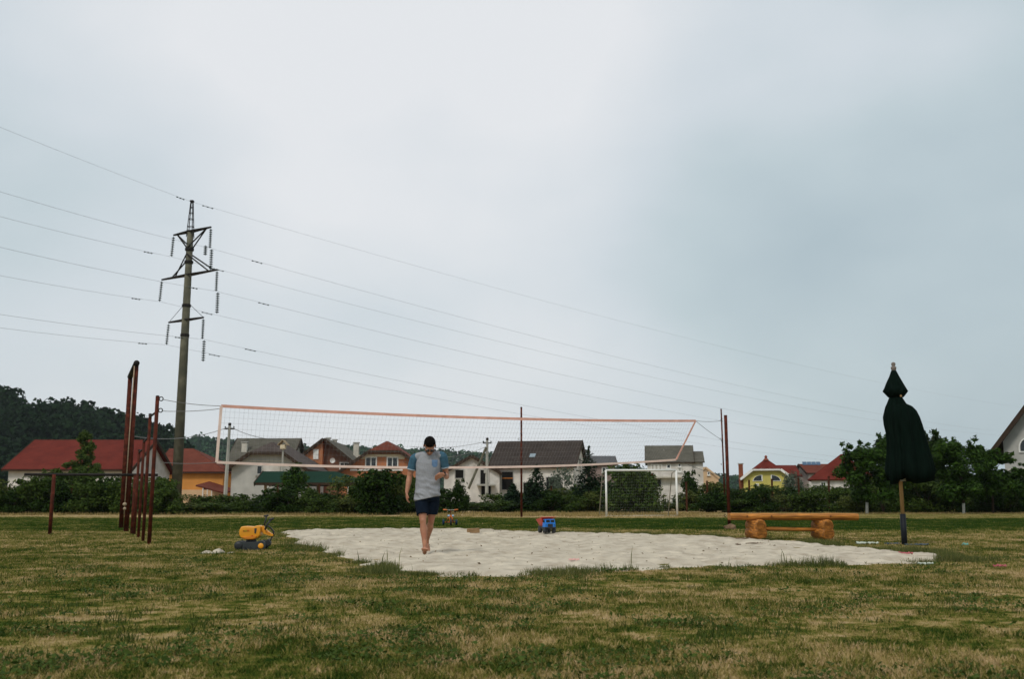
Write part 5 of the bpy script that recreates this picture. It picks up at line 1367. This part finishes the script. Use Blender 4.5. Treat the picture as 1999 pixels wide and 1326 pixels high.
# legs: his right leg steps forward on its heel, the left trails on its toes
HRp, KR, AR = Vector((-.075, 0, .83)), Vector((-.034, -.13, .475)), Vector((.004, -.20, .095))
HLp, KL, AL = Vector((.095, .02, .84)), Vector((.066, .06, .472)), Vector((-.022, .41, .165))
for Hq, K, A in ((HRp, KR, AR), (HLp, KL, AL)):
    bk_ = Vector((0, .018, 0))
    limb([Hq, Hq.lerp(K, .4), Hq.lerp(K, .8), K], [.088, .082, .060, .050])
    Bd.sphere(K + Vector((0, -.022, .005)), (.036, .034, .045), 12, 10)
    limb([K, K.lerp(A, .12), K.lerp(A, .32) + bk_, K.lerp(A, .6) + bk_ * .4, A], [.050, .045, .058, .042, .029])
def foot(A, d, up_, w):
    d = d.normalized(); up_ = (up_ - d * up_.dot(d)).normalized(); sd = d.cross(up_)
    heel = A - up_ * .055 - d * .045
    Bd.capsule([A, A - up_ * .045 - d * .02], [.034, .034], 12); Bd.sphere(heel, .032, 12, 10)
    Bd.capsule([heel, A - up_ * .045 + d * .05, A - up_ * .062 + d * .115], [.030, .036, .026], 12)
    for k in range(5):
        o_ = sd * (w * (.034 - .017 * k)); l = (.175, .178, .170, .160, .146)[k]
        Bd.capsule([A - up_ * .058 + d * .06 + o_ * .8, A - up_ * .068 + d * .125 + o_, A - up_ * .076 + d * (l - .012) + o_ * 1.1], [.02, .0165, (.0135 if k == 0 else .0095)], 10)
foot(AR, Vector((.10, -1, .42)), Vector((0, .42, 1)), 1)
foot(AL, Vector((.05, -.62, -.78)), Vector((0, -.78, .62)), -1)
body = solid(Bd, .0062, .5, 'body', M_skin, man, it=3)
# hair: cap over the skull with a hairline
hm = MB(); hm.sphere(HC + HM @ Vector((0, .016, .034)), (.083, .101, .095), 32, 22, HM)
Hs_ = bpy.data.meshes.new('hair'); bm = bmesh.new()
vv = [bm.verts.new(v) for v in hm.v]
for f in hm.f: bm.faces.new([vv[i] for i in f])
dl = []
for f in bm.faces:
    c = HM.inverted() @ (f.calc_center_median() - HC)
    if (c.y < -.02 and c.z < .062 + .25 * (c.y + .02)) or (c.y < .045 and c.z < .012) or c.z < -.045: dl.append(f)
bmesh.ops.delete(bm, geom=dl, context='FACES'); bmesh.ops.recalc_face_normals(bm, faces=bm.faces[:])
for v in bm.verts:
    n = mnoise.noise(v.co * 70) * .004; v.co += (v.co - HC).normalized() * n
bm.to_mesh(Hs_); bm.free(); ho = link_mesh('hair', Hs_, M_hair, man)
for p in Hs_.polygons: p.use_smooth = True
sd2 = ho.modifiers.new('thick', 'SOLIDIFY'); sd2.thickness = .012; sd2.offset = -1
# eyes, mouth, sunglasses
for s in (-1, 1): MB().sphere(hp(s * .031, -.078, -.002), .0115, 12, 8).build('eye', mat('eye_white', (.5, .48, .45), .3), man, True)
MB().capsule([hp(-.019, -.0965, -.066), hp(.019, -.0965, -.066)], [.0035, .0035], 8).build('mouth', mat('lip', (.25, .09, .07), .5), man, True)
gl = MB()
for s in (-1, 1):
    gl.rbox(HC + HM @ Vector((s * .033, -.101, -.004)), (.050, .008, .036), .003, HM @ Matrix.Rotation(s * R(-8), 3, 'Z'))
    gl.tube([hp(s * .058, -.098, .004), hp(s * .080, -.04, .006), hp(s * .083, .01, .004)], .0035, 6)
gl.tube([hp(-.012, -.106, .002), hp(.012, -.106, .002)], .004, 6)
gl.build('sunglasses', mat('sunglass_black', (.008, .007, .007), .15, .1, 5, spec=.6), man)
# shirt
Sh = MB()
Sh.rings([(.012, .0, .798, .186, .145), (.010, .0, .806, .193, .152), (.010, 0, .90, .188, .146), (.012, -.004, 1.0, .178, .132), (.015, -.008, 1.12, .176, .126), (.02, -.014, 1.24, .186, .128), (.025, -.017, 1.34, .184, .118), (.028, -.014, 1.41, .158, .102), (.030, -.016, 1.455, .118, .090), (.030, -.018, 1.492, .074, .072)])
Sh.capsule([Vector((-.03, -.012, 1.438)), Vector((-.12, -.008, 1.42)), Vector((-.172, -.005, 1.404))], [.062, .064, .062]); Sh.capsule([Vector((.08, -.014, 1.445)), Vector((.16, -.012, 1.44)), Vector((.215, -.014, 1.432))], [.062, .064, .062])
def cloth(co):
    k = max(0, min(1, (1.15 - co.z) / .3))
    co.z += k * .23 * co.x
    n = mnoise.noise(Vector((co.x * 7, co.y * 7, co.z * 11))) * .014 + mnoise.noise(Vector((co.x * 16 + co.z * 9, co.y * 14, co.z * 20))) * .011
    n = max(n, -.004)
    d = Vector((co.x - .015, co.y, 0)).normalized()
    fold = math.sin(co.z * 46 + co.x * 18 + 3 * mnoise.noise(co * 6)) * .007 * k
    return co + d * (n * (.5 + k) + max(fold, -.002) + .003 * k)
shirt = solid(Sh, .0075, .5, 'shirt', M_shirt, man, cloth, 4)
for (S_, E_, sg) in ((SR, ER, -1), (SL, EL, 1)):
    q = MB(); d = (E_ - S_).normalized(); e = S_ + d * .185
    q.capsule([S_ - Vector((sg * .022, 0, -.002)), S_ + d * .03], [.066, .069], 20); q.tube([S_ + d * .01, S_ + d * .05, S_ + d * .12, e, e - d * .004], [.064, .0675, .068, .0685, .055], 20)
    sl_ = solid(q, .007, .5, 'sleeve', M_sleeve, man, lambda co: co + Vector((1, .4, 0)) * mnoise.noise(co * 17) * .006, 3)
    cu = MB().tube([e - d * .012, e + d * .002], [.0695, .0695], 20, False); cu.build('cuff', mat('pale_cuff', (.40, .46, .50), .9, .1, 20), sl_, True).modifiers.new('t', 'SOLIDIFY').thickness = .004
bv = BVHTree.FromObject(shirt, bpy.context.evaluated_depsgraph_get())
def on_shirt(x, z, lift):
    h_ = bv.ray_cast(Vector((x, -1, z)), Vector((0, 1, 0))); p = h_[0] if h_[0] else Vector((x, -.12, z)); return Vector((p.x, p.y - lift, p.z))
nx, nz = 8, 8; Vp = []; xc, zc_ = .125, 1.315
for lift in (.005, -.006):
    for j in range(nz + 1):
        for i in range(nx + 1):
            zz = j / nz; wd = .040 if zz > .25 else .040 * (.55 + 1.8 * zz)
            Vp.append(on_shirt(xc + (i / nx * 2 - 1) * wd, zc_ + (zz * 2 - 1) * .052, lift))
nn_ = (nx + 1) * (nz + 1); Fp = []
for s in (0, 1):
    for j in range(nz):
        for i in range(nx):
            a = s * nn_ + j * (nx + 1) + i; Fp.append((a, a + 1, a + nx + 2, a + nx + 1))
MB().add(Vp, Fp).build('pocket', M_pocket, shirt, True)
MB().tube([Vector((.030 + .078 * math.cos(t), -.020 + .074 * math.sin(t), 1.488 - .012 * math.sin(t) * -1)) for t in np.linspace(0, 6.283, 25)], .008, 8).build('collar', M_sleeve, shirt, True)
# shorts
Sr = MB()
Sr.rings([(.012, .006, .755, .13, .10), (.012, .004, .785, .170, .132), (.012, .004, .88, .162, .124), (.012, .004, .97, .148, .112)])
def sleg(Hq, K, f1): 
    e = Hq.lerp(K, f1); d = (K - Hq).normalized()
    Sr.tube([Hq + Vector((0, 0, .03)), Hq.lerp(K, .25), e, e - d * .006], [.094, .103, .092, .078], 22)
sleg(HRp, KR, .74); sleg(HLp, KL, .72)
solid(Sr, .0075, .5, 'shorts', M_short, man, lambda co: co + Vector((.6, 1, 0)) * (mnoise.noise(Vector((co.x * 14, co.y * 14, co.z * 8))) * .007), 3)
# wristwatch
wd_ = (WL - EL).normalized(); wc = WL - wd_ * .018
wt = MB().tube([wc - wd_ * .011, wc + wd_ * .011], .0325, 18).build('wristwatch', M_tblk, man, True)
sidev = wd_.cross(Vector((0, 0, 1))).normalized()
MB().lathe([(.019, 0), (.019, .009), (.015, .011)], wc + Vector((.012, -.018, .022)), 16, Vector((.35, -.45, .8)).to_track_quat('Z', 'Y').to_matrix()).build('watch_face', M_dsteel, wt, True)

# ================================================================== grass
def blades(X, Y, Z, h, w, lean, rg, two):
    """tapering blades; two=True gives a bent blade of two segments"""
    n = len(X); a = rg.uniform(0, 2 * math.pi, n); b = rg.uniform(0, 2 * math.pi, n)
    P = np.stack([X, Y, Z], -1); side = np.stack([np.cos(a), np.sin(a), np.zeros(n)], -1) * (w / 2)[:, None]
    ld = np.stack([np.cos(b), np.sin(b), np.zeros(n)], -1) * (h * lean)[:, None]
    up_ = np.stack([np.zeros(n), np.zeros(n), h * np.sqrt(np.clip(1 - lean ** 2, .05, 1))], -1)
    if not two:
        V = np.stack([P - side, P + side, P + ld + up_], 1).reshape(-1, 3); return V, np.arange(3 * n).reshape(-1, 3)
    Mp = P + ld * .32 + up_ * .62; T = P + ld + up_
    V = np.stack([P - side, P + side, Mp + side * .75, Mp - side * .75, T], 1).reshape(-1, 3)
    k = np.arange(n)[:, None] * 5
    Fq = np.concatenate([k + np.array([0, 1, 2]), k + np.array([0, 2, 3]), k + np.array([3, 2, 4])], 0)
    return V, Fq
def scatter(n, y0, y1, rg, p):
    """points over the lawn in front of the houses, thinning with distance"""
    u_ = rg.random(n); Y = (y0 ** (1 - p) + u_ * (y1 ** (1 - p) - y0 ** (1 - p))) ** (1 / (1 - p)) if p != 1 else y0 * (y1 / y0) ** u_
    X = (rg.random(n) * 2 - 1) * (Y * .56 + 1.3)
    return X, Y
def dryness(X, Y): return .5 * vnoise(X, Y, 1.9, 21) + .5 * vnoise(X, Y, .5, 22)
rg = np.random.default_rng(77)
X, Y = scatter(290000, 3.6, 11.0, rg, .75)
e = edge(X, Y); k = e < -.02; X, Y = X[k], Y[k]; dd = dryness(X, Y)
keep = rg.random(len(X)) < np.clip(1.25 - dd * 1.0, .15, 1); X, Y, dd = X[keep], Y[keep], dd[keep]
n = len(X); h_ = rg.uniform(.016, .048, n) * (1.25 - .7 * dd); 
V, Fq = blades(X, Y, gz_np(Y) - .004, h_, rg.uniform(.0035, .0075, n), np.clip(rg.uniform(.25, .75, n) + dd * .25, .1, .95), rg, True)
tag(link_mesh('near_grass', np_mesh('near_grass', V, Fq), M_blade), 'mown patchy half dry grass in the foreground', 'grass', kind='stuff')
X, Y = scatter(360000, 10.5, 43.0, rg, 1.0)
e = edge(X, Y); k = e < -.02; X, Y = X[k], Y[k]; dd = dryness(X, Y); n = len(X)
sz = np.clip(Y / 11, 1, 2.2)
V, Fq = blades(X, Y, gz_np(Y) - .004, rg.uniform(.018, .050, n) * (1.2 - .6 * dd), rg.uniform(.006, .010, n) * sz, rg.uniform(.2, .85, n), rg, False)
tag(link_mesh('far_grass', np_mesh('far_grass', V, Fq), M_blade), 'short grass around and behind the sand court', 'grass', kind='stuff')
# grass and stalks creeping over the edge of the sand
t_ = rg.random(60000); i_ = rg.integers(0, len(PX), 60000); j_ = (i_ + 1) % len(PX)
X = PX[i_] + (PX[j_] - PX[i_]) * t_ + rg.normal(size=60000) * .22; Y = PY[i_] + (PY[j_] - PY[i_]) * t_ + rg.normal(size=60000) * .22
cl = vnoise(X, Y, .45, 31); e = edge(X, Y); k = (cl > .48) & (e < .13) & (e > -.5); X, Y, cl = X[k], Y[k], cl[k]; n = len(X)
V, Fq = blades(X, Y, gz_np(Y), rg.uniform(.04, .11, n) * (.6 + (cl - .48) * 2.2), rg.uniform(.006, .012, n), rg.uniform(.1, .7, n), rg, False)
M_edge = leaf_mat('edge_grass', (.030, .060, .014), (.20, .19, .065), .25, .7)
tag(link_mesh('edge_grass', np_mesh('edge_grass', V, Fq), M_edge), 'longer grass tufts along the edge of the sand court', 'grass', kind='stuff')
ks = rg.choice(n, 46, replace=False); Xs, Ys = X[ks], Y[ks]
V, Fq = blades(Xs, Ys, gz_np(Ys), rg.uniform(.12, .30, 46), np.full(46, .012), rg.uniform(.05, .3, 46), rg, True)
tag(link_mesh('grass_stalks', np_mesh('grass_stalks', V, Fq), M_edge), 'thin seed stalks standing up along the edge of the sand court', 'grass', kind='stuff')
# broad-leaved weeds
X, Y = scatter(3000, 3.8, 17, rg, .7); dd = dryness(X, Y); k = (edge(X, Y) < -.1) & (vnoise(X, Y, .55, 41) > .52) & (dd < .68); X, Y = X[k], Y[k]
P = []; S = []
for x, y in zip(X, Y):
    m_ = rg.integers(6, 30); sp = rg.uniform(.03, .13); q_ = rg.normal(size=(m_, 2)) * sp
    P.append(np.stack([x + q_[:, 0], y + q_[:, 1], gz_np(np.full(m_, y)) + rg.uniform(.010, .045, m_)], -1)); S.append(np.full(m_, rg.uniform(.008, .017)))
P = np.concatenate(P); S = np.concatenate(S); Nn = np.array([0, -.25, 1]) + rg.normal(size=P.shape) * .55
V, Fq = leaf_quads(P, Nn, S, rg, .62)
tag(link_mesh('weeds', np_mesh('weeds', V, Fq), leaf_mat('weed_leaves', (.018, .040, .006), (.080, .118, .024), .2, .6)), 'dark green clover and plantain patches in the dry grass', 'weeds', kind='stuff')
# dark tufts of coarser grass among the weeds
X, Y = scatter(1700, 3.8, 18, rg, .7); k = (edge(X, Y) < -.1) & (vnoise(X, Y, .55, 41) > .44); X, Y = X[k], Y[k]; m_ = 26
X = (X[:, None] + rg.normal(size=(len(X), m_)) * .055).ravel(); Y = (Y[:, None] + rg.normal(size=(len(Y), m_)) * .055).ravel(); n = len(X)
V, Fq = blades(X, Y, gz_np(Y), rg.uniform(.025, .065, n), rg.uniform(.004, .008, n), rg.uniform(.2, .85, n), rg, True)
tag(link_mesh('green_tufts', np_mesh('green_tufts', V, Fq), leaf_mat('tuft_blades', (.020, .046, .008), (.110, .130, .032), .25, .6)), 'dark green coarse grass tufts scattered through the dry lawn', 'grass', kind='stuff')
# bits of leaf, bark and gravel lying on the sand
n = 900; X = rg.uniform(PX.min(), PX.max(), n); Y = rg.uniform(PY.min(), PY.max(), n); k = edge(X, Y) > .15; X, Y = X[k], Y[k]; n = len(X)
P = np.stack([X, Y, sand_z(X, Y) + .008], -1)
V, Fq = leaf_quads(P, np.array([0, -.4, 1]) + rg.normal(size=P.shape) * .5, rg.uniform(.007, .022, n) , rg, .6)
tag(link_mesh('sand_debris', np_mesh('sand_debris', V, Fq), leaf_mat('dry_leaf_bits', (.07, .045, .025), (.30, .23, .14), .1, .9)), 'scattered dry leaf bits and gravel on the sand', 'debris', kind='stuff')
# unmown straw strip at the hedge foot
n = 60000; Y = rg.uniform(36.0, 50.5, n); X = rg.uniform(-.62, .62, n) * Y; k = Y > 39.5 + 7 * vnoise(X, Y * 0, 5.0, 52); X, Y = X[k], Y[k]; k = (vnoise(X, Y, 1.6, 51) > .30) & ((X < 9) | (Y > 47)); X, Y = X[k], Y[k]; n = len(X)
V, Fq = blades(X, Y, gz_np(Y), rg.uniform(.05, .17, n) * np.where(X > 9, .6, 1), rg.uniform(.02, .04, n), rg.uniform(.1, .6, n), rg, False)
tag(link_mesh('straw_strip', np_mesh('straw_strip', V, Fq), leaf_mat('straw', (.13, .105, .035), (.42, .31, .13), .2, .8)), 'tall straw coloured grass strip before the hedge', 'grass', kind='stuff')

# ================================================================== haze
hz = MB().box((0, 620, 75), (3200, 1900, 153)).build('haze', None); tag(hz, kind='stuff')
hmx = bpy.data.materials.new('thin_haze'); hmx.use_nodes = True; t = hmx.node_tree; t.nodes.clear()
o_ = N(t, 'ShaderNodeOutputMaterial'); pv = N(t, 'ShaderNodeVolumePrincipled'); pv.inputs['Density'].default_value = 0.0001; pv.inputs['Color'].default_value = (.80, .88, .95, 1)
L(t, pv.outputs[0], o_.inputs['Volume']); hz.data.materials.append(hmx)
